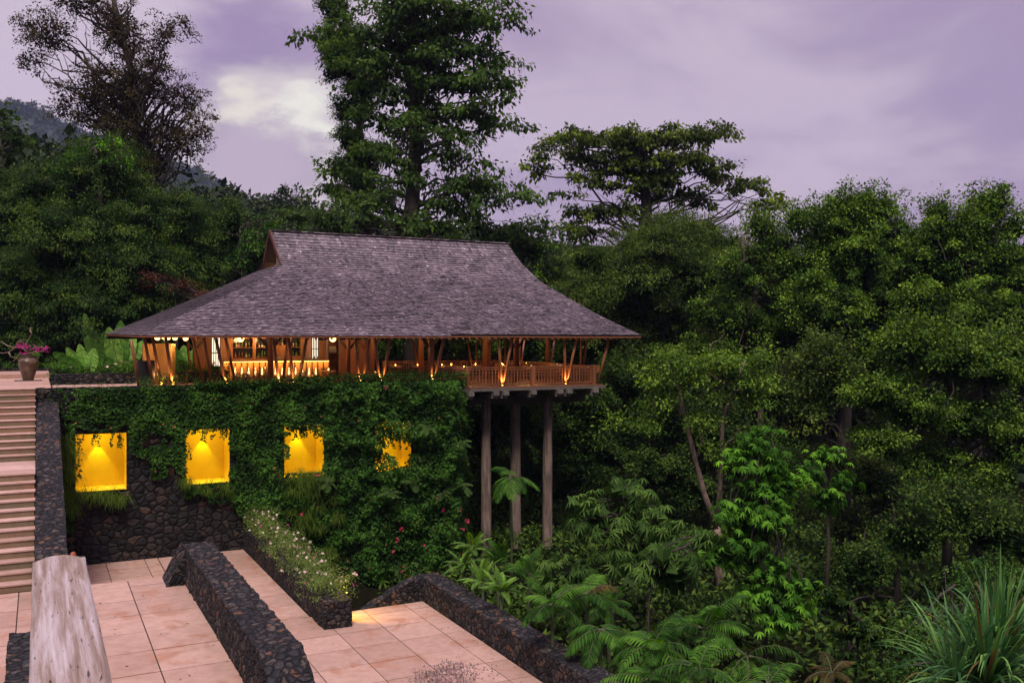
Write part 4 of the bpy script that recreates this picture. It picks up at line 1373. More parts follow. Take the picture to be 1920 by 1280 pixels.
def tree(name, label, cat, ells, t, mat, trunk=None, leaf=.3, per=90, dens=1.2, clump=1.3, style='bunch', asp=.5, flat=.5, bark='bark', r0=.35,
         limbs=30, group=None, droop=.3, up=0, shell=.62, fill=.25, ground_z=None, sag=.12, extra=0):
    """ells: (px, py, rx px, ry px[, dt]) crown lobes as seen, at distance t; they become balls of that size at that place"""
    big = mat in ('dense', 'right', 'feather') and t > 44
    K = KD.get(mat, 1.0) if t > 44 else 1.0
    dens *= K
    if big: fill = .32; per = int(per * 1.5); leaf *= .82; dens *= 1.25; clump *= .8
    E = []
    for e in ells:
        dt = e[4] if len(e) > 4 else 0
        tt = t + dt
        c = at(e[0], e[1], tt); rx = max(.5, e[2] * tt / F - clump * .4); rz = max(.4, e[3] * tt / F - clump * .3)
        E.append(((c.x, c.y, c.z), rx, rz))
    if big:      # smaller lobes budding from each large one
        for (c, rx, rz) in list(E):
            for _ in range(4):
                d = unit(1)[0]; d[2] = abs(d[2]) * .9
                s = random.uniform(.32, .5)
                E.append(((c[0] + d[0] * rx * .9, c[1] + d[1] * rx * .9, c[2] + d[2] * rz * .9), rx * s, max(.5, rz * s * 1.2)))
    if trunk is None:
        x = sum(e[0][0] * e[1] for e in E) / sum(e[1] for e in E); y = sum(e[0][1] * e[1] for e in E) / sum(e[1] for e in E)
        z1 = max(e[0][2] for e in E)
        tp = [Vector((x, y, ground(x, y) - .5)), Vector((x + .3, y, lp(ground(x, y), z1, .5))), Vector((x, y, z1))]
    else:
        tp = [at(a, c, t) for a, c in trunk]
        if ground_z is None:
            g = ground(tp[0].x, tp[0].y)
            if tp[0].z > g: tp.insert(0, Vector((tp[0].x, tp[0].y, g - .5)))
    base = tp[0].copy(); base.z += .3
    root = thing(name, label, cat, base, group)
    tb = MB()
    n = len(tp)
    tb.tube(tp, [r0 * (1 - .75 * (k / (n - 1)) ** 1.2) for k in range(n)], 9)
    C, O = crown_clumps(E, dens, up, shell)
    ax = np.array([list(p) for p in tp])
    for k in rng.choice(len(C), min(limbs, len(C)), replace=False):
        c = Vector(C[k])
        # joins the trunk lower than the clump
        zz = c.z - (Vector((c.x, c.y, 0)) - Vector((tp[-1].x, tp[-1].y, 0))).length * (1.0 if mat == 'brown' else .45)
        zz = min(max(zz, lp(tp[0].z, tp[-1].z, .25)), tp[-1].z)
        a = tp[-1]
        for p, q in zip(tp[:-1], tp[1:]):
            if p.z <= zz <= q.z: a = p.lerp(q, (zz - p.z) / max(q.z - p.z, 1e-3))
        pts = limb(tb, a, c, r0 * (.17 if r0 > .7 else .26), .025, sag, 6, .09)
        for _ in range(2 + extra):
            q = pts[random.randint(2, 5)]
            d = Vector(C[rng.integers(len(C))]) - q
            if d.length > 4: d = d.normalized() * random.uniform(1.2, 3)
            limb(tb, q, q + d, .05, .015, .05, 4)
    shoots = []
    if big:      # thin leafy shoots standing out of the crown
        top = sorted(range(len(C)), key=lambda q: -(C[q][2] + rng.random() * 5))[:max(30, len(C) // 3)]
        for _ in range(95):
            q = Vector(C[random.choice(top)]); d = Vector((random.gauss(0, .5), random.gauss(0, .5), 1)).normalized()
            L_ = random.uniform(.5, 1.6); end = q + d * (clump * .7 + L_)
            limb(tb, q, end, .03, .008, .03, 4)
            for s in np.linspace(.45, 1.0, 7): shoots.append(list(q.lerp(end, s) + Vector((random.gauss(0, .1), random.gauss(0, .1), random.gauss(0, .06)))))
    o = tb.build('trunk', M[bark], root); o.location = -root.location
    V, r = clump_leaves(C, O, clump, per, leaf, asp, flat, style, None, droop)
    Vs = [V]; rs = [r]
    if shoots:
        S_ = np.array(shoots); V3, r3 = clump_leaves(S_, np.tile([0, 0, 1.0], (len(S_), 1)), .42, 9, leaf * 1.1, asp, .8, 'bunch', None, droop)
        Vs.append(V3); rs.append(r3)
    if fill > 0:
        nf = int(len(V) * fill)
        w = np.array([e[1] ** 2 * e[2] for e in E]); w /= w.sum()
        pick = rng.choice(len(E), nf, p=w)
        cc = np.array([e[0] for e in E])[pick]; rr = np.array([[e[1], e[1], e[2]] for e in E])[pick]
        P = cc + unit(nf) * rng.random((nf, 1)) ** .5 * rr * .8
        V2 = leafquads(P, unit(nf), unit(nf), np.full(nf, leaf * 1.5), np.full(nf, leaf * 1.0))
        Vs.append(V2); rs.append(rng.random(nf) * .3)  # inner leaves held at the dark end: shade of the gaps in their colour
    V = np.concatenate(Vs); V = V - np.array(root.location)
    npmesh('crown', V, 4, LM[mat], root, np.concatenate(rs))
    return root


KD = {'dense': 2.3, 'right': 2.4, 'feather': 2.4, 'broad': 1.25, 'umbrella': 1.25, 'brown': 2.8, 'redbrown': 1.5, 'bright': 1.6, 'hedge': 2}
# ---- trees
tree('tall_tree', 'tall sparse brownish tree with twisting bare branches at the upper left', 'tree',
     [(95, 60, 60, 42), (150, 10, 60, 30), (60, 110, 28, 50), (230, 60, 55, 60), (300, 90, 35, 70, -3), (340, 55, 32, 28), (210, 160, 75, 55), (280, 160, 55, 60), (345, 190, 45, 45, 3), (130, 190, 45, 40), (240, 250, 62, 60), (330, 270, 60, 50), (370, 240, 40, 40), (270, 320, 60, 50), (180, 215, 50, 40)],
     84, 'brown', trunk=[(262, 420), (262, 330), (255, 260), (258, 180), (235, 90), (215, 10), (205, -50)], leaf=.27, per=60, dens=3.0, clump=1.0, r0=.6, limbs=130, asp=.45, fill=.05, shell=.4, extra=2, sag=.05)
tree('broad_tree', 'big dark green tree with drooping fine foliage behind the flower jar', 'tree',
     [(170, 350, 95, 80), (90, 390, 90, 80), (20, 430, 70, 90), (250, 420, 95, 80), (330, 430, 60, 70), (150, 480, 110, 90, -4), (60, 540, 90, 90, -4), (260, 520, 100, 80, -4), (360, 500, 50, 60), (210, 290, 45, 30), (180, 590, 110, 70, -6), (20, 640, 60, 60, -5), (320, 580, 70, 50, -3)],
     76, 'dense', leaf=.30, per=95, dens=2.1, clump=1.35, style='spray', r0=.6, droop=.6, asp=.32, limbs=50)
tree('broad_tree', 'green tree cut by the left edge of the picture with yellowish leaves on top', 'tree',
     [(8, 215, 34, 28), (20, 255, 42, 30), (-20, 300, 60, 50)], 80, 'broad', leaf=.4, per=60, dens=2, clump=1.1, r0=.4)
tree('leafy_tree', 'bright vine-topped tree crown on the shoulder of the dark left tree', 'tree',
     [(190, 268, 34, 20), (150, 300, 45, 22), (215, 300, 30, 22), (120, 320, 40, 20)], 73, 'bright', trunk=[(190, 420), (185, 330), (180, 280)], leaf=.26, per=60, dens=2.4, clump=.9, r0=.25, fill=.3)
tree('leafy_tree', 'mid green tree right of the dark left tree above the low end of the roof', 'tree',
     [(400, 470, 50, 60), (380, 540, 45, 40), (430, 430, 35, 35), (350, 460, 50, 50), (455, 500, 50, 40), (480, 470, 35, 30), (490, 520, 40, 30)], 82, 'dense', leaf=.3, per=80, dens=2.2, clump=1.2, r0=.35)
tree('leafy_tree', 'yellow-green shrubby tree just left of the roof gable', 'tree',
     [(470, 455, 36, 36), (440, 490, 34, 26), (500, 430, 22, 30), (400, 560, 28, 14)], 79, 'hedge', leaf=.26, per=70, dens=2.4, clump=.9, r0=.25)
tree('redleaf_shrub', 'reddish brown leafy shrub above the left slope of the roof', 'shrub',
     [(305, 522, 36, 18), (335, 535, 34, 18), (375, 555, 26, 12), (290, 530, 24, 14)], 69.5, 'redbrown', leaf=.22, per=70, dens=4, clump=.7, r0=.12, asp=.35)
tree('tall_tree', 'very tall central tree with a straight dark trunk and layered drooping leaves', 'tree',
     [(780, 20, 110, 45), (880, 30, 80, 26), (940, 40, 42, 16), (700, 70, 60, 22), (880, 95, 70, 20), (930, 118, 45, 14), (900, 150, 70, 20), (955, 185, 34, 16), (800, 120, 70, 45), (700, 140, 60, 40), (860, 210, 70, 22), (930, 235, 50, 12, 2), (900, 165, 40, 20), (720, 230, 60, 30), (790, 210, 50, 40),
      (700, 280, 50, 20, -3), (840, 290, 50, 14), (900, 300, 30, 10), (900, 345, 60, 16), (960, 368, 45, 8), (860, 350, 50, 22), (680, 330, 45, 20), (620, 322, 35, 8), (625, 345, 22, 10), (700, 380, 60, 26), (850, 395, 50, 18), (760, 330, 40, 26), (565, 55, 30, 8), (780, 160, 40, 40), (790, 270, 40, 30), (820, 60, 60, 30), (640, 45, 40, 20), (730, 70, 40, 50), (735, 180, 36, 40), (735, 290, 32, 36), (820, 340, 36, 20), (880, 375, 50, 16), (830, 150, 50, 30), (850, 250, 50, 20)],
     82, 'broad', trunk=[(772, 470), (772, 400), (776, 330), (780, 240), (774, 150), (768, 60), (762, -60)], leaf=.52, per=56, dens=3.6, clump=1.25, style='spray', r0=.85, limbs=110, asp=.5, droop=.7, fill=.05, shell=.35, sag=.08)
tree('tall_tree', 'finer leaved tall tree behind the left side of the central tree', 'tree',
     [(625, 20, 34, 36), (650, 80, 42, 46), (612, 95, 20, 34), (622, 140, 26, 22), (680, 160, 50, 45), (660, 210, 42, 34), (655, 260, 34, 34), (670, 120, 60, 40), (660, 320, 40, 40), (690, 300, 40, 50), (680, 370, 60, 40)],
     90, 'dense', trunk=[(690, 450), (685, 330), (670, 200), (650, 90), (640, -30)], leaf=.26, per=75, dens=2.4, clump=1.0, r0=.5, limbs=60, fill=.1, shell=.4)
tree('umbrella_tree', 'wide flat-topped tree with spreading layered branches against the purple sky', 'tree',
     [(1080, 250, 45, 13), (1130, 262, 60, 18), (1190, 262, 60, 18), (1260, 258, 60, 18), (1330, 250, 50, 13), (1365, 245, 22, 9), (1040, 275, 35, 14), (1000, 295, 28, 12), (985, 310, 20, 8), (1100, 295, 50, 14), (1200, 300, 60, 18), (1280, 300, 60, 20), (1340, 320, 45, 16), (1390, 345, 40, 11), (1440, 365, 28, 9), (1430, 385, 32, 16), (1430, 410, 20, 8),
      (1150, 320, 45, 16), (1080, 330, 30, 10), (1065, 365, 22, 14), (1120, 345, 35, 12), (1200, 345, 50, 12), (1270, 360, 50, 12), (1310, 380, 25, 8), (1110, 395, 50, 12), (1090, 430, 50, 14), (1170, 390, 40, 14), (1010, 320, 22, 14), (1240, 330, 50, 14)],
     96, 'umbrella', trunk=[(1208, 500), (1209, 430), (1212, 380), (1205, 330), (1200, 290)], leaf=.52, per=50, dens=5.0, clump=1.0, style='spray', r0=1.0, limbs=95, asp=.5, droop=.8, fill=.03, shell=.2, sag=.1)
tree('round_tree', 'broad leaved tree showing over the right end of the roof ridge', 'tree',
     [(900, 430, 40, 26), (960, 440, 55, 34), (1020, 430, 34, 26), (1000, 470, 45, 30), (1050, 500, 40, 40), (1020, 530, 40, 40), (870, 420, 30, 20)], 86, 'broad', leaf=.5, per=50, dens=2.6, clump=1.3, style='spray', droop=.6, r0=.4)
tree('round_tree', 'bright leaved low tree behind the middle of the roof ridge', 'tree',
     [(560, 405, 45, 14), (620, 410, 55, 22), (690, 415, 50, 22), (760, 420, 50, 20), (820, 425, 50, 20)], 78, 'broad', leaf=.5, per=60, dens=3, clump=1.3, style='spray', droop=.6, r0=.35)
# right hand forest
tree('feathery_tree', 'feathery brownish green tree filling the view right of the roof', 'tree',
     [(1130, 510, 65, 50), (1205, 470, 70, 45), (1285, 452, 60, 45), (1350, 470, 50, 40), (1100, 560, 60, 50), (1200, 540, 80, 60, -3), (1300, 520, 70, 60, -3), (1250, 470, 70, 50, -3), (1180, 620, 80, 50), (1280, 620, 70, 50), (1110, 640, 60, 40), (1400, 480, 30, 20), (1330, 440, 30, 22)],
     80, 'feather', leaf=.42, per=90, dens=2.0, clump=1.5, style='spray', asp=.2, droop=.1, r0=.45, limbs=50, up=.0)
tree('rain_tree', 'light olive tree with pale leaning branches in the middle of the forest', 'tree',
     [(1390, 520, 55, 50), (1450, 480, 50, 45), (1460, 560, 55, 55), (1400, 620, 60, 50), (1350, 590, 50, 45), (1470, 640, 50, 50), (1330, 670, 60, 40), (1410, 700, 60, 40), (1250, 690, 60, 40), (1420, 440, 30, 20)],
     70, 'right', trunk=[(1428, 900), (1425, 720), (1440, 640), (1400, 520), (1392, 440)], bark='palebark', leaf=.26, per=80, dens=2.1, clump=1.1, r0=.28, limbs=40)
tree('round_tree', 'tall bushy green tree breaking the skyline, left of the two on the right', 'tree',
     [(1560, 440, 60, 50), (1630, 425, 60, 50), (1545, 420, 30, 20), (1520, 500, 60, 50), (1610, 500, 80, 60), (1560, 580, 80, 60, -3), (1650, 570, 70, 60), (1500, 600, 50, 60), (1600, 660, 80, 60), (1680, 480, 50, 60), (1625, 392, 24, 22), (1585, 398, 20, 20), (1655, 400, 18, 20), (1500, 425, 18, 16)],
     68, 'right', leaf=.28, per=95, dens=2.1, clump=1.15, r0=.45)
tree('round_tree', 'bushy green tree at the right edge of the picture reaching the skyline', 'tree',
     [(1760, 455, 60, 45), (1830, 440, 55, 45), (1850, 405, 25, 24), (1868, 392, 16, 16), (1750, 418, 20, 18), (1905, 440, 20, 24), (1720, 500, 50, 50), (1800, 520, 80, 60), (1890, 500, 60, 60), (1740, 590, 70, 60, -3), (1850, 600, 80, 60, -3), (1920, 560, 60, 70), (1930, 680, 60, 60)],
     63, 'right', leaf=.28, per=95, dens=2.2, clump=1.1, r0=.45)
tree('leafy_tree', 'nearer bright green tree with layered foliage at the right middle', 'tree',
     [(1700, 660, 60, 40), (1780, 680, 70, 45), (1860, 690, 70, 50), (1640, 740, 60, 40), (1720, 770, 70, 45), (1820, 790, 80, 50), (1900, 830, 60, 60), (1650, 830, 55, 35), (1750, 870, 60, 40), (1850, 900, 70, 40)],
     50, 'right', leaf=.24, per=95, dens=2.7, clump=.9, r0=.32, flat=.4)
tree('leafy_tree', 'dim green tree under the tall skyline trees left of the layered tree', 'tree',
     [(1560, 730, 60, 40), (1500, 790, 40, 40), (1620, 900, 60, 40), (1560, 870, 50, 40), (1530, 690, 50, 40), (1690, 950, 50, 30), (1460, 740, 40, 40), (1600, 990, 50, 30)],
     56, 'feather', leaf=.26, per=80, dens=2.4, clump=1.0, r0=.28, flat=.4)
# pale forked trunk
def forked():
    root = thing('forked_tree', 'tree with a pale forked trunk and small leaf tufts right of the posts', 'tree', at(1347, 1120, 50))
    b = MB()
    lo = [at(1352, 1130, 50), at(1347, 1060, 50), at(1345, 985, 50)]; lo[0].z = ground(lo[0].x, lo[0].y) - .5
    b.tube(lo, [.24, .2, .19], 8)
    A = [at(1345, 990, 50), at(1322, 930, 50), at(1303, 860, 50.3), at(1286, 790, 50.5), at(1272, 735, 51), at(1258, 690, 51)]
    B = [at(1346, 990, 50), at(1350, 920, 49.8), at(1352, 850, 49.5), at(1356, 780, 49.5), at(1378, 720, 49), at(1400, 670, 49)]
    b.tube(A, [.19, .16, .14, .12, .09, .06], 8); b.tube(B, [.17, .14, .12, .10, .08, .06], 8)
    for q, d in ((A[3], (1240, 740)), (B[3], (1330, 700)), (B[2], (1390, 800)), (A[2], (1330, 800)), (B[4], (1420, 730))):
        limb(b, q, at(*d, 50), .06, .02, .1)
    o = b.build('trunk', M['palebark'], root); o.location = -root.location
    E = []
    for (px, py, rx, ry) in ((1262, 715, 34, 22), (1395, 715, 40, 26), (1360, 745, 26, 14), (1250, 690, 50, 30), (1330, 690, 50, 30), (1400, 680, 45, 35), (1230, 745, 40, 22), (1420, 740, 35, 25), (1330, 780, 30, 20), (1190, 790, 40, 22), (1340, 850, 22, 14)):
        c = at(px, py, 49.2); E.append(((c.x, c.y, c.z), rx * 50 / F, ry * 50 / F))
    C, O = crown_clumps(E, 9)
    V, r = clump_leaves(C, O, .75, 110, .22)
    npmesh('crown', V - np.array(root.location), 4, LM['right'], root, r)


forked()
# dim trees behind the posts and under the deck
tree('understory_tree', 'dark understory tree seen between the posts under the deck', 'tree',
     [(900, 820, 60, 50), (970, 790, 60, 45), (1050, 800, 60, 50), (1120, 760, 60, 50), (1180, 720, 60, 40), (1080, 880, 70, 50), (980, 900, 60, 50), (1150, 840, 60, 50)], 74, 'dense', leaf=.3, per=85, dens=2, clump=1.2, r0=.3)
tree('understory_tree', 'dark understory tree behind the forked pale trunk', 'tree',
     [(1260, 800, 60, 50), (1330, 820, 60, 50), (1400, 860, 60, 60), (1240, 880, 60, 50), (1470, 900, 50, 50), (1300, 920, 60, 50)], 68, 'dense', leaf=.3, per=85, dens=2, clump=1.2, r0=.3)
tree('understory_tree', 'leafy dark tree seen through the open deck above the far railing', 'tree',
     [(740, 640, 60, 40), (820, 640, 60, 40), (900, 640, 60, 40), (980, 645, 60, 40), (1060, 650, 60, 50), (1120, 680, 50, 50), (860, 560, 80, 50), (960, 560, 80, 60)], 84, 'right', leaf=.34, per=85, dens=2, clump=1.3, r0=.3)
tree('understory_tree', 'dark low tree at the lower right behind the strap-leaved plant', 'tree',
     [(1700, 1010, 60, 50), (1780, 980, 60, 50), (1860, 1000, 60, 50), (1620, 1070, 60, 50), (1550, 1120, 60, 50), (1920, 1030, 50, 50), (1480, 1180, 60, 50), (1580, 1230, 60, 50)], 46, 'dense', leaf=.24, per=80, dens=2.2, clump=.95, r0=.2, limbs=8)
tree('leafy_tree', 'bright young green tree standing before the dark forest, lower right of centre', 'tree',
     [(1425, 815, 32, 28), (1400, 860, 38, 30), (1440, 870, 40, 28), (1465, 905, 42, 30), (1410, 915, 45, 30), (1385, 960, 45, 30), (1450, 960, 50, 30), (1400, 1010, 50, 28), (1355, 1040, 35, 20), (1440, 1060, 45, 26), (1490, 1100, 40, 24), (1420, 1110, 45, 28), (1460, 1160, 45, 26), (1500, 1120, 30, 14)],
     36, 'bright', leaf=.32, per=12, dens=17, clump=.55, style='palmate', asp=.26, droop=.45, r0=.10, fill=.12, limbs=40)
tree('leafy_tree', 'smaller bright green tree top just right of the bright young tree', 'tree',
     [(1545, 860, 30, 22), (1520, 890, 35, 24), (1575, 900, 30, 24), (1540, 940, 34, 24), (1555, 920, 30, 20)], 44, 'bright', leaf=.30, per=11, dens=8, clump=.6, style='palmate', asp=.26, droop=.45, r0=.12, fill=.12)
tree('leafy_tree', 'low bright leafed sapling at the foot of the bright young tree', 'tree',
     [(1560, 1130, 30, 16), (1600, 1180, 40, 24), (1640, 1200, 30, 26), (1590, 1240, 30, 24)], 34, 'dense', leaf=.3, per=9, dens=9, clump=.5, style='palmate', asp=.3, r0=.06, fill=.1)
tree('palmate_shrub', 'dome of soft grey-green star-shaped leaves in front of the posts', 'shrub',
     [(1165, 925, 55, 32), (1110, 955, 50, 30), (1220, 960, 55, 32), (1170, 985, 70, 34), (1240, 1000, 50, 30), (1100, 990, 40, 26), (1180, 1030, 55, 24)], 39, 'palmate', trunk=[(1150, 1180), (1148, 1090), (1160, 960)], bark='bark', leaf=.50, per=9, dens=9, clump=.62, style='palmate', asp=.15, droop=.5, r0=.07, fill=.05, shell=.75, limbs=30)
tree('palmate_shrub', 'second shrub of star-shaped leaves lower right of the soft dome', 'shrub',
     [(1230, 1050, 50, 24), (1290, 1040, 45, 26), (1190, 1070, 40, 20), (1260, 1080, 50, 24), (1320, 1020, 30, 22)], 37, 'palmate', trunk=[(1215, 1190), (1218, 1110), (1240, 1050)], bark='bark', leaf=.50, per=9, dens=9, clump=.6, style='palmate', asp=.15, droop=.5, r0=.06, fill=.05, shell=.75, limbs=20)
tree('palmate_shrub', 'small shrub of star-shaped leaves right of the last post', 'shrub',
     [(1060, 1060, 40, 16), (1040, 1085, 40, 16), (1090, 1080, 36, 16)], 38, 'palmate', leaf=.42, per=9, dens=10, clump=.55, style='palmate', asp=.16, droop=.5, r0=.05, fill=.05)
tree('small_leaved_bush', 'light bush of tiny leaves left of the strap-leaved plant', 'bush',
     [(1800, 1090, 40, 40), (1780, 1160, 40, 40), (1700, 1180, 45, 40), (1740, 1240, 60, 40), (1830, 1060, 40, 25), (1690, 1250, 40, 40), (1890, 1080, 30, 30)], 30, 'hedge', leaf=.11, per=90, dens=11, clump=.5, r0=.04, flat=.6, limbs=6)
tree('ground_bush', 'dark leafy bush below the shrub of star-shaped leaves', 'bush',
     [(1100, 1130, 60, 40), (1180, 1140, 60, 40), (1020, 1120, 50, 30), (1260, 1130, 60, 40), (1330, 1150, 60, 50), (1400, 1200, 60, 50)], 42, 'dense', leaf=.22, per=80, dens=3, clump=.8, r0=.04, limbs=6)

# ---- far forest, hills
def far_forest():
    E = []
    for k in range(330):
        t = random.uniform(125, 210)
        px = random.uniform(-120, 1150)
        p = at(px, 640, t)
        g = ground(p.x, p.y)
        # crown tops follow the skyline seen in the photograph
        sky_y = np.interp(px, [-120, 60, 200, 330, 380, 440, 500, 560, 620, 1000, 1060, 1150], [285, 292, 330, 385, 372, 362, 374, 372, 400, 450, 468, 500])
        ztop = CZ + (640 - sky_y) * t / F
        r = random.uniform(3.0, 5.5)
        s = (t - 125) / 85
        z = lp(g + 6, ztop - r * .8, s ** .7) if g + 6 < ztop else ztop - r
        E.append(((p.x, p.y, z + random.uniform(-1.5, .8)), r, r * .8))
    C, O = crown_clumps(E, 1.0, .3, .9)
    V, r = clump_leaves(C, O, 1.7, 26, .7, .6, .45)
    Cu, Ou = crown_clumps(E, .35, .0, .1)
    V2, r2 = clump_leaves(Cu, Ou, 3, 14, 1.6, .8, .8)
    o = npmesh('forest', np.concatenate([V, V2]), 4, LM['forest'], None, np.concatenate([r, r2 * .3]))  # inner clumps coloured darker, crown shade put into the leaf tone
    tag(o, 'dense far forest covering the hill behind the roof gable', 'forest', kind='stuff')


far_forest()


def valley_forest():
    E = []
    for k in range(330):
        t = random.uniform(92, 165)
        px = random.uniform(1000, 2080)
        p = at(px, 640, t); g = ground(p.x, p.y)
        sky_y = np.interp(px, [1000, 1060, 1150, 1480, 1560, 1640, 1700, 1780, 1900, 2080], [500, 500, 490, 500, 470, 450, 470, 450, 460, 460])
        ztop = CZ + (640 - sky_y) * t / F
        r = random.uniform(2.6, 4.6)
        z = lp(g + 2, ztop - r * .9, random.random() ** .6)
        E.append(((p.x, p.y, z), r, r * .8))
    C, O = crown_clumps(E, 1.1, .2, .75)
    V, r = clump_leaves(C, O, 1.5, 26, .62, .6, .45)
    Cu, Ou = crown_clumps(E, .35, .0, .1)
    V2, r2 = clump_leaves(Cu, Ou, 3, 14, 1.5, .8, .8)
    o = npmesh('valley_forest', np.concatenate([V, V2]), 4, LM['forest'], None, np.concatenate([r, r2 * .3]))  # inner leaves again darkened by colour for the shade between crowns
    tag(o, 'dim forest closing the valley far behind the trees on the right', 'forest', kind='stuff')


valley_forest()


def undergrowth():
    n = 9000
    X = rng.uniform(15.4, 78, n); Y = rng.uniform(16, 112, n)
    ok = ~((Y < 37) & (X < 15.6)) & ((X > 22.5) | (Y < 47) | (Y > 75))
    X = X[ok]; Y = Y[ok]
    Z = np.array([ground(x, y) + .2 + 1.1 * abs(mnoise.noise(Vector((x * .25, y * .25, 8)))) for x, y in zip(X, Y)])
    C = np.stack([X, Y, Z], 1)
    V, r = clump_leaves(C, np.tile([0, 0, 1.0], (len(C), 1)), 1.1, 17, .38, .5, .7)
    tag(npmesh('undergrowth', V, 4, LM['dense'], None, r), 'dark leafy undergrowth covering the valley floor', 'undergrowth', kind='stuff')


undergrowth()
tree('umbrella_tree', 'lone dark flat-topped tree on the far skyline left of the central tree', 'tree',
     [(545, 358, 22, 9), (530, 368, 14, 8), (560, 372, 12, 8), (545, 382, 24, 12), (572, 392, 14, 10)], 190, 'forest', trunk=[(547, 440), (546, 395), (545, 362)], leaf=.8, per=30, dens=3, clump=1.6, r0=.5, limbs=12, fill=0)


def mountain():
    xs = np.linspace(-500, 900, 200); ts = np.linspace(0, 1, 70)
    prof_px = [-200, 0, 60, 120, 200, 350, 400, 450, 500, 600, 900, 1060, 1200, 1500]
    prof_y = [170, 190, 200, 235, 270, 318, 342, 372, 400, 430, 455, 462, 500, 560]
    b = MB(); v = []
    px = np.linspace(-250, 1500, 340)
    for j, s in enumerate(ts):
        for i, x in enumerate(px):
            t = lp(700, 1600, s)
            yy = np.interp(x, prof_px, prof_y)
            zt = CZ + (640 - yy) * 1600 / F
            p = at(x, 640, t)
            z = lp(-8, zt, s ** 1.1)
            z += 20 * mnoise.noise(Vector((p.x * .006, p.y * .006, 1))) * s * (1 - s) * 4
            z += 7 * abs(mnoise.noise(Vector((p.x * .04, p.y * .04, 2)))) + 4 * mnoise.noise(Vector((p.x * .1, p.y * .1, 5)))
            v.append((p.x, p.y, z))
    n = len(px)
    for i, x in enumerate(px):
        p = at(x, 640, 2000); v.append((p.x, p.y, -20))
    f = [(j * n + i, j * n + i + 1, (j + 1) * n + i + 1, (j + 1) * n + i) for j in range(len(ts)) for i in range(n - 1)]
    b.add(v, f, .5)
    m, t, out = newmat('forested_slope'); L = t.links.new
    tc = N(t, 'ShaderNodeTexCoord'); vo = N(t, 'ShaderNodeTexVoronoi'); vo.inputs['Scale'].default_value = .08
    L(tc.outputs['Object'], vo.inputs['Vector'])
    c = ramp(t, vo.outputs['Distance'], [(0, (.05, .065, .03)), (.5, (.028, .04, .02)), (1, (.01, .015, .01))])
    p = N(t, 'ShaderNodeBsdfPrincipled'); L(c, p.inputs['Base Color']); p.inputs['Roughness'].default_value = .9
    bm = N(t, 'ShaderNodeBump'); bm.inputs['Strength'].default_value = 1; bm.inputs['Distance'].default_value = 3; bm.invert = True
    L(vo.outputs['Distance'], bm.inputs['Height']); L(bm.outputs[0], p.inputs['Normal']); L(p.outputs[0], out.inputs[0])
    tag(b.build('hills', m), kind='structure')
    # tree crowns along the ridge, so the skyline is uneven
    E = []
    for k in range(1500):
        x = random.uniform(-40, 620)
        yy = np.interp(x, prof_px, prof_y); t = random.uniform(1500, 1600) if k < 300 else random.uniform(800, 1590)
        s = (t - 700) / 900
        zt = lp(-8, CZ + (640 - yy) * 1600 / F, s ** 1.1)
        p = at(x, 640, t); r = random.uniform(5, 11)
        E.append(((p.x, p.y, zt + r * (random.uniform(.2, .8) if k < 300 else .3 + 1.2 * (1 - s) )), r, r * .6))
    C, O = crown_clumps(E, .17, .3, .8)
    V, r = clump_leaves(C, O, 4, 14, 3.4, .7, .4)
    tag(npmesh('hill_forest', V, 4, LM['forest'], None, r), 'far off trees along the blue ridge at the upper left', 'forest', kind='stuff')


mountain()

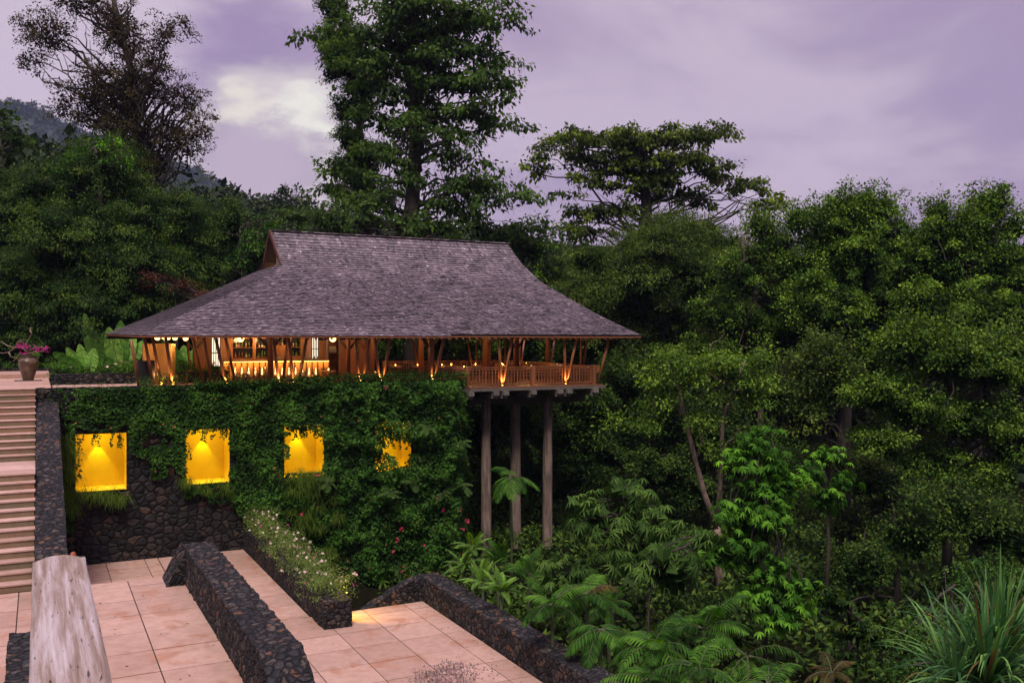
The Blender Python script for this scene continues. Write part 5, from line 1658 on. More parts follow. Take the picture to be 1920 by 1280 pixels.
# ------------------------------------------------------------------ ivy on the wall
def ivy():
    bpx = [(95, 740), (110, 800), (113, 990), (139, 1000), (141, 800), (240, 800), (243, 845), (275, 860), (285, 895), (310, 892), (318, 865), (344, 905), (346, 930), (430, 935), (445, 965), (500, 985), (560, 1010), (640, 1060), (700, 1095), (760, 1090), (830, 1085), (880, 1060)]
    bX = []; bZ = []
    for px, py in bpx:
        q = atY(px, py, 48.5); bX.append(q.x); bZ.append(q.z)
    n = 105000
    X = rng.uniform(.1, WR + .7, n); Z = -rng.random(n) * 11
    nz = np.array([mnoise.noise(Vector((x * .9, z * .9, 4))) + .5 * mnoise.noise(Vector((x * 3, z * 3, 9))) for x, z in zip(X, Z)])
    lim = np.interp(X, bX, bZ) + nz * .55
    keep = (Z > lim)
    # bare stone patch at the top left corner
    keep &= ~((X < 1.1 + nz * .8) & (Z > -2.2) & (rng.random(n) < .92))
    keep &= ~((nz < -.42) & (X < 9) & (Z < -1.2))
    for i, (a, c) in enumerate(NX):
        mar = (.10, .02, .10, .55)[i] + nz * (.22, .22, .5, .9)[i]
        top = mar + (.08, .08, .25, .35)[i]
        ins = (X > a + mar * (1 if i > 1 else .4)) & (X < c - mar) & (Z > NZ[0] + .05 + (0 if i < 2 else .25) ) & (Z < NZ[1] - top)
        keep &= ~ins
    X = X[keep]; Z = Z[keep]; nz = nz[keep]
    thick = .10 + .16 * np.clip(X / 20, 0, 1) + .75 * np.clip((X - 14) / 7, 0, 1) + .8 * np.clip(nz + .2, 0, 1) * np.clip((X - 6) / 8, .15, 1)
    round_ = np.clip((X - 20.6) / 1.7, 0, 1)
    Yo = 48.44 - thick * rng.random(len(X)) ** .6 * (1 - round_ * .6) + round_ ** 2 * 1.0
    P = np.stack([X, Yo, Z], 1)
    k = len(P)
    Nn = nrm(np.array([0, -1, .55]) + rng.normal(size=(k, 3)) * .45 + np.stack([round_ * 1.2, round_ * 0, round_ * 0], 1))
    D = nrm(np.array([0, -.25, -.8]) + rng.normal(size=(k, 3)) * .55)
    Ls = rng.uniform(.08, .155, k) * (1 + .25 * np.clip((X - 12) / 8, 0, 1))
    V = leafquads(P, Nn, D, Ls, Ls * .85)
    # bushier sprigs sticking out at the top edge and on the right
    m2 = 5200
    X2 = rng.uniform(7, 22, m2); Z2 = rng.uniform(-.25, .5, m2) * np.clip((X2 - 4) / 12, .15, 1.0)
    P2 = np.stack([X2, 48.4 - rng.random(m2) * .35, Z2 - .05], 1)
    V2 = leafquads(P2, nrm(np.array([0, -.5, 1]) + rng.normal(size=(m2, 3)) * .6), unit(m2), rng.uniform(.08, .15, m2), rng.uniform(.06, .1, m2))
    # end of the wall, wrapped
    m3 = 16000
    Z3 = -rng.random(m3) * 10.5; Y3 = 48.6 + rng.random(m3) * 5; b3 = .25 + .5 * rng.random(m3)
    P3 = np.stack([WR + b3 + .25 * np.sin(Z3 * 2), Y3, Z3 - .35], 1)
    V3 = leafquads(P3, nrm(np.array([1, -.5, .4]) + rng.normal(size=(m3, 3)) * .5), nrm(np.array([0, -.2, -.6]) + rng.normal(size=(m3, 3)) * .6), rng.uniform(.1, .18, m3), rng.uniform(.08, .13, m3))
    r = .10 + .5 * np.clip(nz + .5, 0, 1) + rng.random(k) * .36
    r = np.where(rng.random(k) < .0035, 1.0, np.minimum(r, .93))
    root = thing('ivy', 'dense green creeping ivy covering the tall stone wall round the lit niches', 'ivy', (11, 48.4, -8.5))
    allV = np.concatenate([V, V2, V3]); allr = np.concatenate([r, rng.random(m2) * .9, rng.random(m3) * .7])
    npmesh('leaves', allV - np.array(root.location), 4, LM['ivy'], root, allr)
    # hanging strands over the niches
    b = MB()
    SP = []
    for i, (a, c) in enumerate(NX):
        for _ in range((9, 9, 14, 22)[i]):
            x = random.uniform(a, c) if i > 1 or random.random() < .5 else random.choice([a + .1, c - .12, c - .3, a + .9, c - .2])
            ln = random.uniform(.2, .75) * (1, 1, 1.3, 2.0)[i]
            z = NZ[1] + .05; y = 48.38; pts = [Vector((x, y, z))]
            while pts[0].z - pts[-1].z < ln:
                q = pts[-1] + Vector((random.uniform(-.05, .05), random.uniform(-.03, .02), -.07)); pts.append(q)
                for _ in range(random.choice((1, 2, 3))): SP.append(q + Vector((random.uniform(-.05, .05), random.uniform(-.05, .05), 0)))
            b.tube(pts[::2] if len(pts) > 3 else pts, .006, 4)
    for (px0, py0, px1, py1) in ((285, 860, 292, 880), (146, 840, 150, 880), (143, 870, 152, 895), (352, 830, 357, 860), (625, 940, 622, 1040), (624, 930, 640, 900)):
        pts = [atY(lp(px0, px1, s / 6) + random.uniform(-2, 2), lp(py0, py1, s / 6), 48.2) for s in range(7)]
        b.tube(pts, .02 if px0 > 600 else .008, 5)
        if px0 < 600: SP += [p + Vector((random.uniform(-.06, .06), 0, random.uniform(-.05, .05))) for p in pts for _ in range(3)]
    P = np.array([list(p) for p in SP]); k = len(P)
    V4 = leafquads(P, nrm(np.array([0, -1, .3]) + rng.normal(size=(k, 3)) * .5), nrm(np.array([0, 0, -.6]) + rng.normal(size=(k, 3)) * .6), rng.uniform(.09, .15, k), rng.uniform(.08, .12, k))
    npmesh('hanging_leaves', V4 - np.array(root.location), 4, LM['ivy'], root)
    o = b.build('stems', M['bark'], root); o.location = -root.location


ivy()


def grass_tufts(name, label, cat, spots, mat, L0, w, per, down, kind=None, group=None, az=None, clump=.12, droop=1.6):
    """spots: list of points; curved blades, 4 segments each"""
    root = thing(name, label, cat, spots[0], group)
    V = []
    P0 = np.array([list(s) for s in spots]); P = np.repeat(P0, per, 0) + rng.normal(size=(len(P0) * per, 3)) * clump
    k = len(P)
    d = unit(k); d[:, 1] = -np.abs(d[:, 1]) if down else d[:, 1]; d[:, 2] = np.abs(d[:, 2]) * (.2 if down else 1.6) + (.0 if down else .3)
    d = nrm(d); L = L0 * rng.uniform(.5, 1.15, k)
    seg = 4; q = P.copy(); dirs = d.copy()
    S = nrm(np.cross(d, np.array([0, 0, 1.0]) + rng.normal(size=(k, 3)) * .2))
    for s in range(seg):
        w0 = w * (1 - s / seg) ** .6; w1 = w * (1 - (s + 1) / seg) ** .6 + .001
        q2 = q + dirs * (L / seg)[:, None]
        V.append(np.stack([q - S * w0 / 2, q + S * w0 / 2, q2 + S * w1 / 2, q2 - S * w1 / 2], 1))
        q = q2; dirs = nrm(dirs + np.array([0, 0, -droop / seg * (1.6 if down else .55)]))
    V = np.concatenate(V); r = np.tile(rng.random(k), seg)
    npmesh('blades', V - np.array(root.location), 4, LM[mat], root, r)
    return root


sp = [atY(random.uniform(138, 240), random.uniform(918, 935), 48.32) for _ in range(11)] + [atY(random.uniform(118, 138), random.uniform(820, 960), 48.35) for _ in range(40)]
grass_tufts('hanging_fern', 'fine grassy fern hanging from the wall under the first niche', 'fern', sp, 'grass', .75, .018, 60, True)
sp = [atY(random.uniform(344, 440), random.uniform(906, 925), 48.32) for _ in range(6)] + [atY(random.uniform(344, 360), 903, 48.3) for _ in range(4)]
grass_tufts('hanging_fern', 'fine grassy fern hanging from the wall under the second niche', 'fern', sp, 'grass', .6, .018, 55, True)
sp = [atY(random.uniform(560, 600), 885 + random.uniform(-3, 12), 48.2) for _ in range(8)] + [atY(random.uniform(540, 640), random.uniform(890, 1000), 48.0) for _ in range(22)] + [atY(random.uniform(590, 620), random.uniform(1030, 1060), 47.6) for _ in range(8)]
grass_tufts('hanging_fern', 'fine grassy fern hanging among the ivy under the third niche', 'fern', sp, 'grass', .8, .02, 50, True)
sp = [Vector((random.uniform(a + .1, c - .1), 48.55, NZ[0] + .02)) for a, c in NX[:3] for _ in range(5)]
grass_tufts('sill_grass', 'thin grass tufts growing on the stone sills of the lit niches', 'grass', sp, 'grass', .38, .012, 16, False, droop=1.2, clump=.08)

# ------------------------------------------------------------------ fronds
def fronds(name, label, cat, base, specs, mat, group=None, root=None, dry=()):
    """specs: (azimuth deg, elevation deg, length, leaflets, leaflet length, leaflet width, droop)"""
    if root is None: root = thing(name, label, cat, base, group)
    Vs = []; rs = []; b = MB(); base = Vector(base); dryV = []
    for fi, (az, el, L, nl, ll, lw, dr) in enumerate(specs):
        d = Vector((math.cos(R(az)) * math.cos(R(el)), math.sin(R(az)) * math.cos(R(el)), math.sin(R(el))))
        side = Vector((-math.sin(R(az)), math.cos(R(az)), 0))
        pts = [Vector((0, 0, 0))]; dirs = [d.copy()]
        seg = 12
        for k in range(seg):
            d = (d + Vector((0, 0, -dr / seg))).normalized()
            pts.append(pts[-1] + d * L / seg); dirs.append(d.copy())
        b.tube(pts[::2], [lp(.022, .005, k / 6) * max(1, L * .5) for k in range(7)], 5, False)
        P = []; D = []; Nn = []; LL = []
        for k in range(nl):
            s = .14 + .86 * k / (nl - 1)
            i = min(int(s * seg), seg - 1); f = s * seg - i
            p = pts[i].lerp(pts[i + 1], f); dd = dirs[i]
            up = side.cross(dd) * -1
            if up.z < 0: up = -up
            l = ll * (math.sin(math.pi * min(1, .18 + s * .8)) ** .7) * random.uniform(.85, 1.1)
            for sg in (-1, 1):
                D.append(list(dd * (.45 + .5 * s) + side * sg * 1.0 + up * .1 + Vector((0, 0, -.35)))); P.append(list(p)); Nn.append(list(up + side * sg * .25)); LL.append(l)
        P = np.array(P); D = np.array(D); Nn = np.array(Nn); LL = np.array(LL)
        D = nrm(D); 
        # two pieces per leaflet: wide base half, drooping pointed half
        S = nrm(np.cross(Nn, D)); mid = P + D * LL[:, None] * .5; D2 = nrm(D + np.array([0, 0, -.55])); tip = mid + D2 * LL[:, None] * .5
        w = lw
        A = np.stack([P - S * w * .25, P + S * w * .25, mid + S * w * .5, mid - S * w * .5], 1)
        B = np.stack([mid - S * w * .5, mid + S * w * .5, tip + S * w * .06, tip - S * w * .06], 1)
        r = np.full(len(P), random.random() * .5) + rng.random(len(P)) * .45
        (dryV if fi in dry else Vs).extend([A, B]);
        if fi not in dry: rs += [r, r]
    V = np.concatenate(Vs)
    npmesh('fronds', V, 4, LM[mat], root, np.concatenate(rs))
    if dryV: npmesh('dry_fronds', np.concatenate(dryV), 4, LM['dryfrond'], root)
    b.build('stalks', M['stalk'], root)
    return root


def palm_at(label, px, py, t, n, L, ll, lw, mat='palm', el=(15, 75), name='palm', cat='palm', dr=(1.0, 1.9), nl=20, dry=(), az0=None, group=None, stem=True):
    p = at(px, py, t)
    specs = []
    for k in range(n):
        az = (az0 if az0 is not None else 0) + 360 * k / n + random.uniform(-18, 18)
        specs.append((az, random.uniform(*el), L * random.uniform(.75, 1.1), nl, ll * random.uniform(.85, 1.1), lw * .72, random.uniform(*dr)))
    r = fronds(name, label, cat, p, specs, mat, group, None, dry)
    if stem:
        g = ground(p.x, p.y)
        b = MB(); b.tube([(0, 0, g - p.z - .3), (.05, 0, (g - p.z) * .5), (0, 0, 0)], [.09, .07, .05], 7); b.build('stem', M['stalk'], r)
    return r


palm_at('feather palm with arching yellowish fronds right beside the stone parapet', 1035, 1135, 29.5, 11, 1.45, .50, .075, el=(5, 60))
palm_at('feather palm with one browned frond below the foot of the posts', 1100, 1115, 31, 11, 1.55, .50, .075, dry=(0,), el=(10, 60))
palm_at('low dark feather palm under the larger palm by the parapet', 1125, 1180, 28.5, 11, 1.45, .5, .075, el=(0, 40))
palm_at('big glossy palm with wide bright leaflets at the bottom centre right', 1225, 1212, 27, 13, 1.5, .52, .11, el=(10, 70), nl=13)
palm_at('arching palm with yellow-green fronds at the bottom, right of the glossy palm', 1320, 1180, 28, 12, 1.8, .52, .075, el=(15, 65))
palm_at('bright palm with blunt leaflets at the bottom edge of the picture', 1310, 1255, 25, 12, 1.4, .46, .10, el=(10, 70), nl=12)
palm_at('dim palm at the bottom edge left of the bright blunt palm', 1215, 1275, 25.5, 11, 1.3, .46, .08, el=(5, 60), nl=15)
palm_at('thin palm with narrow dry fronds at the bottom right of centre', 1400, 1230, 27, 10, 1.8, .45, .045, el=(0, 60), dry=(1,))
palm_at('dim palm at the bottom edge below the thin dry palm', 1440, 1285, 25, 10, 1.6, .45, .06, el=(10, 60))
palm_at('small dim palm rising between the shrubs near the forked trunk', 1140, 1140, 33, 9, 1.3, .4, .05, el=(20, 80))
palm_at('dim brownish fan of fronds at the bottom edge below the bright young tree', 1560, 1262, 24, 7, .95, .26, .06, mat='dryfrond', el=(10, 70), nl=14)
palm_at('tall slender palm standing in front of the middle post', 958, 895, 47, 11, 2.0, .55, .07, el=(-10, 60), dr=(1.4, 2.4))
palm_at('feathery palm clump at the foot of the first post', 932, 1062, 41, 12, 1.5, .42, .05, el=(20, 80))
palm_at('feathery palm clump at the foot of the middle post', 990, 1080, 39, 11, 1.4, .42, .055, el=(20, 80))
for i, (px, py, t, lab) in enumerate(((868, 1060, 38.5, 'light green sword fern against the lower right corner of the ivy'), (905, 1092, 36, 'light green fern spilling over the stone parapet end'), (940, 1110, 33.5, 'pale fern behind the stone parapet, right of the parapet end'),
                                      (885, 1030, 41, 'upright light fern at the foot of the ivy corner'))):
    palm_at(lab, px, py, t, 14, 1.15, .20, .05, mat='fern', el=(20, 80), name='fern', cat='fern', nl=26, dr=(.8, 1.6))
# small palms growing out of the ivy
for i, (px, py, lab) in enumerate(((800, 800, 'small pale palm tuft high on the ivy near the deck'), (775, 905, 'small pale palm tuft in the ivy right of the fourth niche'), (730, 925, 'small pale palm tuft in the ivy below the fourth niche'),
                                   (830, 925, 'small pale palm tuft low in the ivy near its right corner'), (615, 905, 'small yellowish palm tuft in the ivy below the third niche'), (865, 830, 'small palm tuft on the right edge of the ivy'), (868, 910, 'lower small palm tuft on the right edge of the ivy'))):
    palm_at(lab, px, py, atY(px, py, 47.4).length * 0 + 47.4 / (CA - SA * (px - 960) / F), 9, .75, .34, .05, mat='palmate', el=(-10, 60), name='palm', nl=9, dr=(.8, 1.6), group=None, stem=False)


# strap-leaved plant
def pandanus():
    p = at(1850, 1290, 21)
    root = thing('pandanus', 'large strap-leaved plant with long arching blades at the bottom right corner', 'plant', (p.x, p.y, ground(p.x, p.y)))
    V = []; rs = []
    for c, n in (((0, 0, 0), 120), ((.9, .3, .2), 110), ((-.5, .4, -.3), 50)):
        for k in range(n):
            az = random.uniform(0, 360); el = random.choice([random.uniform(50, 88), random.uniform(15, 70)])
            L = random.uniform(1.7, 2.9); w = random.uniform(.07, .11)
            d = Vector((math.cos(R(az)) * math.cos(R(el)), math.sin(R(az)) * math.cos(R(el)), math.sin(R(el))))
            side = Vector((-math.sin(R(az)), math.cos(R(az)), 0)); q = p + Vector(c) + d * .1
            seg = 9; dr = random.uniform(.5, 2.4) * (1.2 if el < 60 else .8); r = random.random() * .95 if random.random() > .05 else 1
            for s in range(seg):
                w0 = w * (1 - (s / seg) ** 3); w1 = w * (1 - ((s + 1) / seg) ** 3)
                q2 = q + d * L / seg
                V.append([q - side * w0 / 2, q + side * w0 / 2, q2 + side * w1 / 2, q2 - side * w1 / 2]); rs.append(r)
                q = q2; d = (d + Vector((0, 0, -dr / seg * (s / seg * 2)))).normalized()
    V = np.array([[list(a) for a in q] for q in V]) - np.array(root.location)
    npmesh('blades', V, 4, LM['pandan'], root, np.array(rs))
    b = MB(); b.tube([(0, 0, -.3), (0, 0, p.z - root.location.z)], [.16, .12], 8); b.tube([(0, 0, (p.z - root.location.z) * .6), (.9, .3, p.z - root.location.z + .2)], [.12, .1], 8)
    b.build('stem', M['bark'], root)


pandanus()


# banana plants
def banana(label, px, Y, leaves):
    p = atY(px, 660, Y); p.z = ground(p.x, p.y) if ground(p.x, p.y) > -3 else -.3
    root = thing('banana_plant', label, 'plant', p)
    V = []; rs = []; b = MB()
    for (tx, ty, L, w, dr, y2) in leaves:
        w *= 1.3
        tip = atY(tx, ty, Y + y2); q = p + Vector((0, 0, .6)); d0 = (tip - q); Ln = d0.length * 1.06
        d = (d0.normalized() + Vector((0, 0, dr * .5))).normalized()
        seg = 22; side = d.cross(Vector((SA, CA, 0))).normalized(); pts = [q.copy()]; rr = random.random() * .5 + .2
        for s in range(seg):
            u = s / seg; u2 = (s + 1) / seg
            f = lambda u: 0 if u < .25 else math.sin(math.pi * min(1, (u - .25) / .75 * .93 + .05)) ** .55
            w0 = w * f(u); w1 = w * f(u2)
            q2 = q + d * Ln / seg; up = side.cross(d)
            if w1 > 0:
                for sg in (-1, 1):
                    tear = random.uniform(0, .06) if random.random() < .3 else 0
                    w_ = w; dn = Vector((0, 0, -1)) * w * (.22 + random.uniform(0, .10))
                    a0 = q + side * sg * w0 / 2 + dn * (w0 / w); a1 = q2 + side * sg * w1 / 2 + dn * (w1 / w) - d * tear
                    V.append([q, a0, a1, q2]); rs.append(min(.95, rr + random.uniform(-.15, .15)))
            q = q2; d = (d + Vector((0, 0, -dr / seg))).normalized(); pts.append(q.copy())
        b.tube([x - root.location for x in pts[::3]], [lp(.045, .008, k / 7) for k in range(len(pts[::3]))], 5, False)
    npmesh('leaves', np.array([[list(a) for a in q] for q in V]) - np.array(root.location), 4, LM['banana'], root, np.array(rs))
    b.tube([(0, 0, -.3), (0, 0, .8)], [.16, .1], 9)
    b.build('stem', M['grass_stem'], root)


M['grass_stem'] = plain('banana_stem', (.10, .13, .04), .5)
banana('banana plant with low broad leaves left of the tall upright leaf', 164, 72.5, [(108, 655, 3, .8, 1.2, 0), (104, 672, 3, .7, 1.4, 0), (130, 652, 3, .7, .9, 0), (150, 648, 3, .7, .4, .3), (175, 655, 3, .8, .6, 0), (120, 680, 3, .6, 1.2, -.5)])
banana('banana plant with one tall upright torn leaf left of the roof corner', 186, 73.5, [(160, 594, 4, .75, .15, 0), (176, 622, 4, .9, .5, 0), (196, 625, 3, .8, .6, 0), (205, 650, 3, .7, .9, 0), (160, 670, 3, .7, 1.1, 0)])
banana('banana plant with wide leaves under the left roof corner', 226, 73, [(205, 618, 4, 1.0, .4, 0), (226, 606, 4, 1.0, .2, 0), (246, 615, 4, 1.0, .5, 0), (262, 640, 3, .9, .9, 0), (205, 668, 3, .8, 1.2, 0), (240, 655, 3, .9, 1, 0)])
banana('banana plant seen between the pavilion struts behind the amber screen', 352, 73, [(330, 668, 3, .9, 1.2, 0), (376, 662, 3, .9, 1.1, 0), (345, 650, 3, .9, .6, 0), (364, 655, 3, .9, .6, 0), (310, 640, 3, 1.0, .5, 0)])


# hedge, pot, flowers
def bush(name, label, cat, pts, rx, rz, mat, leaf, per, dens, parent_group=None, clump=.25, style='bunch', stem=.3, dark=None):
    root = thing(name, label, cat, pts[0], parent_group)
    E = [((p[0], p[1], p[2]), rx * random.uniform(.8, 1.15), rz * random.uniform(.8, 1.15)) for p in pts]
    C, O = crown_clumps(E, dens, 0, .45)
    V, r = clump_leaves(C, O, clump, per, leaf, .5, .7, style)
    npmesh('foliage', V - np.array(root.location), 4, LM[mat], root, r)
    b = MB()
    for k in rng.choice(len(C), min(len(C), 14), replace=False):
        i = min(range(len(pts)), key=lambda q: (Vector(pts[q]) - Vector(C[k])).length)
        limb(b, Vector(pts[i]) - Vector((0, 0, stem + rz)) - root.location, Vector(C[k]) - root.location, .015, .006, .0, 4)
    b.build('stems', M['twig'], root)
    return root, C, O


def petals(root, name, pts, mat, size, n=5):
    P = np.repeat(np.array([list(p) for p in pts]), n, 0); k = len(P)
    th = np.tile(np.arange(n) / n * 2 * np.pi, len(pts)) + rng.random(k) * .3
    ax = nrm(np.repeat(nrm(np.array([[-.1, -.6, .6]]) + rng.normal(size=(len(pts), 3)) * .35), n, 0))
    t1 = nrm(np.cross(ax, np.array([0, .1, 1.0]))); t2 = np.cross(ax, t1)
    D = t1 * np.cos(th)[:, None] + t2 * np.sin(th)[:, None] + ax * .3
    L = size * rng.uniform(.7, 1.2, k)
    V = leafquads(P, ax, D, L, L * .6)
    return npmesh(name, V - np.array(root.location), 4, LM[mat], root)


pts = [(x, 54.3, .62) for x in np.arange(.9, 9.4, .55)]
h, C, O = bush('hedge', 'low green hedge with small white flowers on the low wall by the banana plants', 'hedge', pts, .55, .45, 'hedge', .13, 60, 26)
fl = [Vector(c) + Vector((0, -.35, .15)) for c, o in zip(C, O) if o[2] > .1 and random.random() < .10]
petals(h, 'flowers', fl, 'white', .12)['kind'] = 'stuff'
pts = [(x, 71, .6) for x in np.arange(-14, .8, .9)]
bush('hedge', 'green hedge on the wall behind the clay jar', 'hedge', pts, .9, .7, 'hedge', .16, 60, 8)


def jar():
    p = atZ(53, 713, .02)
    s = p.y * 0 + (p - Vector((0, 0, CZ))).length * 0 + (CZ) * F / (713 - 640) / F
    root = thing('flower_jar', 'big brown glazed clay jar holding the magenta flowering shrub on the pink terrace', 'jar', (p.x, p.y, 0.004))
    JS = .88
    prof = [(.001, 0), (.30, 0), (.31, .05), (.37, .3), (.47, .65), (.555, 1.0), (.575, 1.15), (.56, 1.28), (.47, 1.39), (.36, 1.45), (.33, 1.50), (.37, 1.56), (.40, 1.58), (.38, 1.60), (.32, 1.56), (.28, 1.45), (.001, 1.42)]
    prof = [(r_ * JS, z_ * JS) for r_, z_ in prof]
    b = MB(); b.lathe(prof, (0, 0, 0), 32); b.build('body', M['terracotta'], root)
    for sx in (-1, 1):
        b = MB(); b.tube([(sx * .30, 0, 1.30), (sx * .43, 0, 1.29), (sx * .49, 0, 1.14)], .035, 7); b.build('handle', M['terracotta'], root)
    b = MB(); b.box(-.68, .68, -.5, .5, -.0, .03); b.build('base_mat', M['dark_wood'], root)
    q = Vector((p.x, p.y, 1.32)); t = (p.y) / (CA - SA * (53 - 960) / F)
    r = thing('bougainvillea', 'gnarled magenta bougainvillea spreading out of the clay jar', 'plant', q)
    b = MB()
    A = lambda x, y: at(x, y, t) - q
    paths = [((53, 662), (40, 650), (28, 652), (16, 660), (6, 662), (-6, 660)), ((53, 662), (48, 645), (56, 632), (60, 625), (56, 615)), ((28, 652), (14, 648), (2, 640)), ((28, 652), (34, 640), (46, 636)), ((53, 660), (66, 650), (78, 650), (90, 655)),
             ((50, 664), (38, 662), (30, 672), (24, 678)), ((60, 625), (56, 620), (58, 613)), ((16, 660), (20, 668), (28, 672)), ((53, 662), (70, 660), (84, 658))]
    for pa in paths:
        b.tube([A(*c) + Vector((0, random.uniform(-.2, .2), 0)) for c in pa], [lp(.045, .012, k / (len(pa) - 1)) for k in range(len(pa))], 6)
    b.build('branches', M['twig'], r)
    E = []
    for (x, y, rx, ry) in ((40, 645, 16, 8), (60, 640, 18, 9), (75, 650, 16, 7), (50, 655, 14, 8), (22, 650, 14, 7), (55, 632, 10, 6), (10, 655, 10, 5)):
        c = at(x, y, t); E.append(((c.x, c.y, c.z), rx * t / F, ry * t / F))
    C, O = crown_clumps(E, 60, 0, .3); V, rr = clump_leaves(C, O, .18, 9, .09)
    npmesh('leaves', V - np.array(q), 4, LM['hedge'], r, rr)
    E = []
    for (x, y, rx, ry) in ((43, 647, 11, 6), (52, 652, 9, 5), (80, 655, 12, 4), (68, 655, 9, 4), (50, 660, 9, 4), (36, 650, 7, 4)):
        c = at(x, y, t) - Vector((0, .25, 0)); E.append(((c.x, c.y, c.z), rx * t / F, ry * t / F))
    C, O = crown_clumps(E, 95, 0, .2); V, rr = clump_leaves(C, O, .16, 9, .09, .8)
    npmesh('flowers', V - np.array(q), 4, LM['magenta'], r, rr)['kind'] = 'stuff'


jar()
# planter flowers
pts = []
for y in np.arange(34.0, 48.3, .5):
    for x in (9.75, 10.2): pts.append((x + random.uniform(-.1, .1), y, -7.25 + random.uniform(-.05, .2) + .35 * sst(38, 47, y)))
h, C, O = bush('flowering_shrub', 'airy shrub full of small pale pink and white flowers filling the stone planter', 'shrub', pts, .62, .62, 'planter', .085, 26, 30, clump=.22)
fl = [Vector(c) + Vector(o) * .18 for c, o in zip(C, O) if o[2] > -.3 and random.random() < .20]
petals(h, 'flowers', fl, 'white', .085)['kind'] = 'stuff'
fl2 = [Vector(c) + Vector(o) * .18 for c, o in zip(C, O) if o[2] > -.2 and random.random() < .03]
petals(h, 'pink_flowers', fl2, 'magenta', .07)
# pink flowers in the ivy
fp = [atY(x, y, 47.5) for x, y in ((746, 1012), (752, 992), (737, 1036), (757, 1060), (795, 1022), (815, 1000), (845, 985), (850, 1020), (868, 990), (876, 975), (882, 1015), (878, 980), (760, 1080), (756, 1070), (830, 955), (862, 955), (893, 1072), (900, 1105), (905, 1110), (870, 1040), (848, 996), (821, 935), (724, 727), (594, 890), (566, 962))]
r = thing('pink_flowers', 'scattered bright pink flower clusters on the lower right part of the ivy', 'flowers', fp[0])
pp2 = [p + Vector((random.uniform(-.1, .1), random.uniform(-.1, .1), random.uniform(-.1, .1))) for p in fp for _ in range(4)]
petals(r, 'petals', pp2, 'pink', .07)['kind'] = 'stuff'
b = MB()
for p in fp: b.tube([p - r.location, p - r.location + Vector((random.uniform(-.1, .1), .5, -.3))], .01, 4)
b.build('stems', M['twig'], r)

# bushes along the pavilion edge on the wall top
k = 0
for px in range(268, 830, 22):
    p = atY(px + random.uniform(-6, 6), 724, 48.75)
    z = .12 + random.uniform(0, .12) + (.12 if px > 600 else 0)
    s = random.uniform(.25, .40) + (.1 if px > 740 else 0)
    bush('shrub', 'small loose shrub on the wall top before the pavilion, %s from the left' % ORD[k], 'shrub', [(p.x, 48.62, z), (p.x + .4, 48.72, z + .05)], s * 1.1, s, 'hedge' if px % 3 else 'planter', .085, 16, 60, 'loose shrubs along the wall top before the pavilion', clump=.2)
    k += 1
k = 0
for px in range(110, 250, 20):
    p = atY(px, 724, 48.75)
    bush('shrub', 'thin low shrub on the bare wall top left of the pavilion, %s from the left' % ORD[k], 'shrub', [(p.x, 48.7, .12)], .3, .16, 'planter', .07, 8, 50, 'thin shrubs on the wall top by the walkway', clump=.15)
    k += 1
# lavender at the bottom
p = at(835, 1300, 28)
r = grass_tufts('lavender', 'dry purplish sprigs of a lavender clump at the bottom edge', 'plant', [Vector((p.x + dx, p.y + dy, FL)) for dx in (-.7, -.35, 0, .35, .75) for dy in (-.3, .3)], 'lavender', .95, .012, 26, False, droop=.25, clump=.12)
V = r.children[0]
fls = []
for q in range(420):
    x = random.gauss(0, .62); zz = random.uniform(.45, .95) * (1 - .28 * abs(x))
    fls.append(Vector((p.x + x, p.y + random.uniform(-.4, .4), FL + zz)))
petals(r, 'flower_heads', fls, 'lavender', .05, 3)
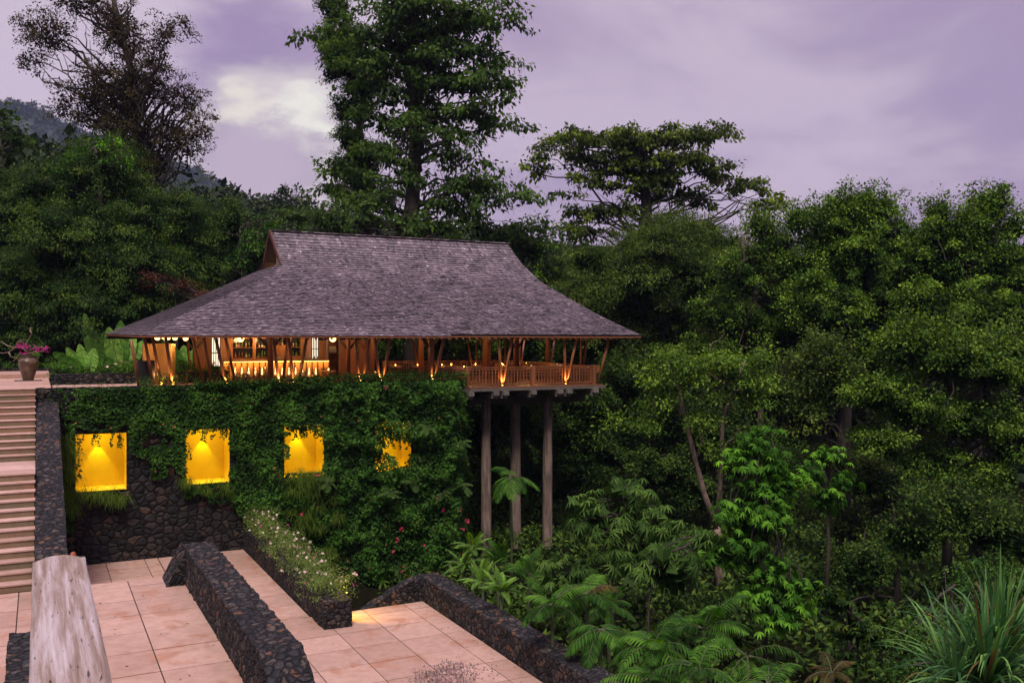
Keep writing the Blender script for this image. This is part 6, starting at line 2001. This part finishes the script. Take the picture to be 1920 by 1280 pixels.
# lamp hidden in the planter end
ld = bpy.data.lights.new('planter_lamp', 'SPOT'); ld.energy = 170; ld.color = (1, .62, .08); ld.spot_size = R(100); ld.spot_blend = .6; ld.shadow_soft_size = .05
o = thing('garden_lamp', 'small amber garden lamp hidden in the flowers at the near end of the planter', 'lamp', (10.62, 34.6, -7.45))
m = MB(); m.lathe([(.001, 0), (.05, 0), (.06, .08), (.04, .1), (.001, .1)], (0, 0, -.05), 10); m.build('housing', M['dark_wood'], o)
m = MB(); m.lathe([(.035, 0), (.03, -.02), (.001, -.025)], (0, 0, -.05), 10); m.build('lens', M['uplight'], o)
lo = bpy.data.objects.new('planter_lamp', ld); COL.objects.link(lo); lo.location = (.08, 0, -.1); lo.rotation_euler = (R(-5), R(-38), 0); lo.parent = o
ld = bpy.data.lights.new('planter_fill', 'POINT'); ld.energy = 7; ld.color = (1, .62, .08); ld.shadow_soft_size = .05
lo = bpy.data.objects.new('planter_fill', ld); COL.objects.link(lo); lo.location = (-.15, -.2, .25); lo.parent = o

# fallen leaves
P = []
for _ in range(150):
    q = random.random()
    if q < .35: P.append((random.choice([5.35, 9.3]) + random.gauss(0, .12), random.uniform(20, 48), FL + .012))
    elif q < .55: P.append((14.0 - abs(random.gauss(0, .3)), random.uniform(18, 35), FL + .012))
    elif q < .7: P.append((random.uniform(1, 4.2), 48.2 - abs(random.gauss(0, .4)), FL + .012))
    elif q < .85: P.append((random.uniform(5.4, 14), random.uniform(20, 35), FL + .012))
    else: P.append((random.uniform(.9, 4.2), random.uniform(18, 33), TL + .012))
P = np.array(P); k = len(P)
V = leafquads(P, np.tile([0, 0, 1.0], (k, 1)) + rng.normal(size=(k, 3)) * .25, unit(k) * np.array([1, 1, .1]), rng.uniform(.05, .12, k), rng.uniform(.03, .06, k))
tag(npmesh('fallen_leaves', V, 4, LM['dryfrond']), 'brown fallen leaves scattered on the pink paving', 'leaves', kind='stuff')

# ------------------------------------------------------------------ air
hz = MB()
hz.box(-1700, 1800, -310, 2150, -32, 560, .5)
m, t, out = newmat('air')
pv = N(t, 'ShaderNodeVolumePrincipled'); pv.inputs['Color'].default_value = (.52, .60, 1, 1); pv.inputs['Density'].default_value = HAZE; pv.inputs['Anisotropy'].default_value = .1
t.links.new(pv.outputs[0], out.inputs['Volume'])
if HAZE > 0: tag(hz.build('haze', m), 'thin pale evening haze filling the air over the valley', 'haze', kind='stuff')
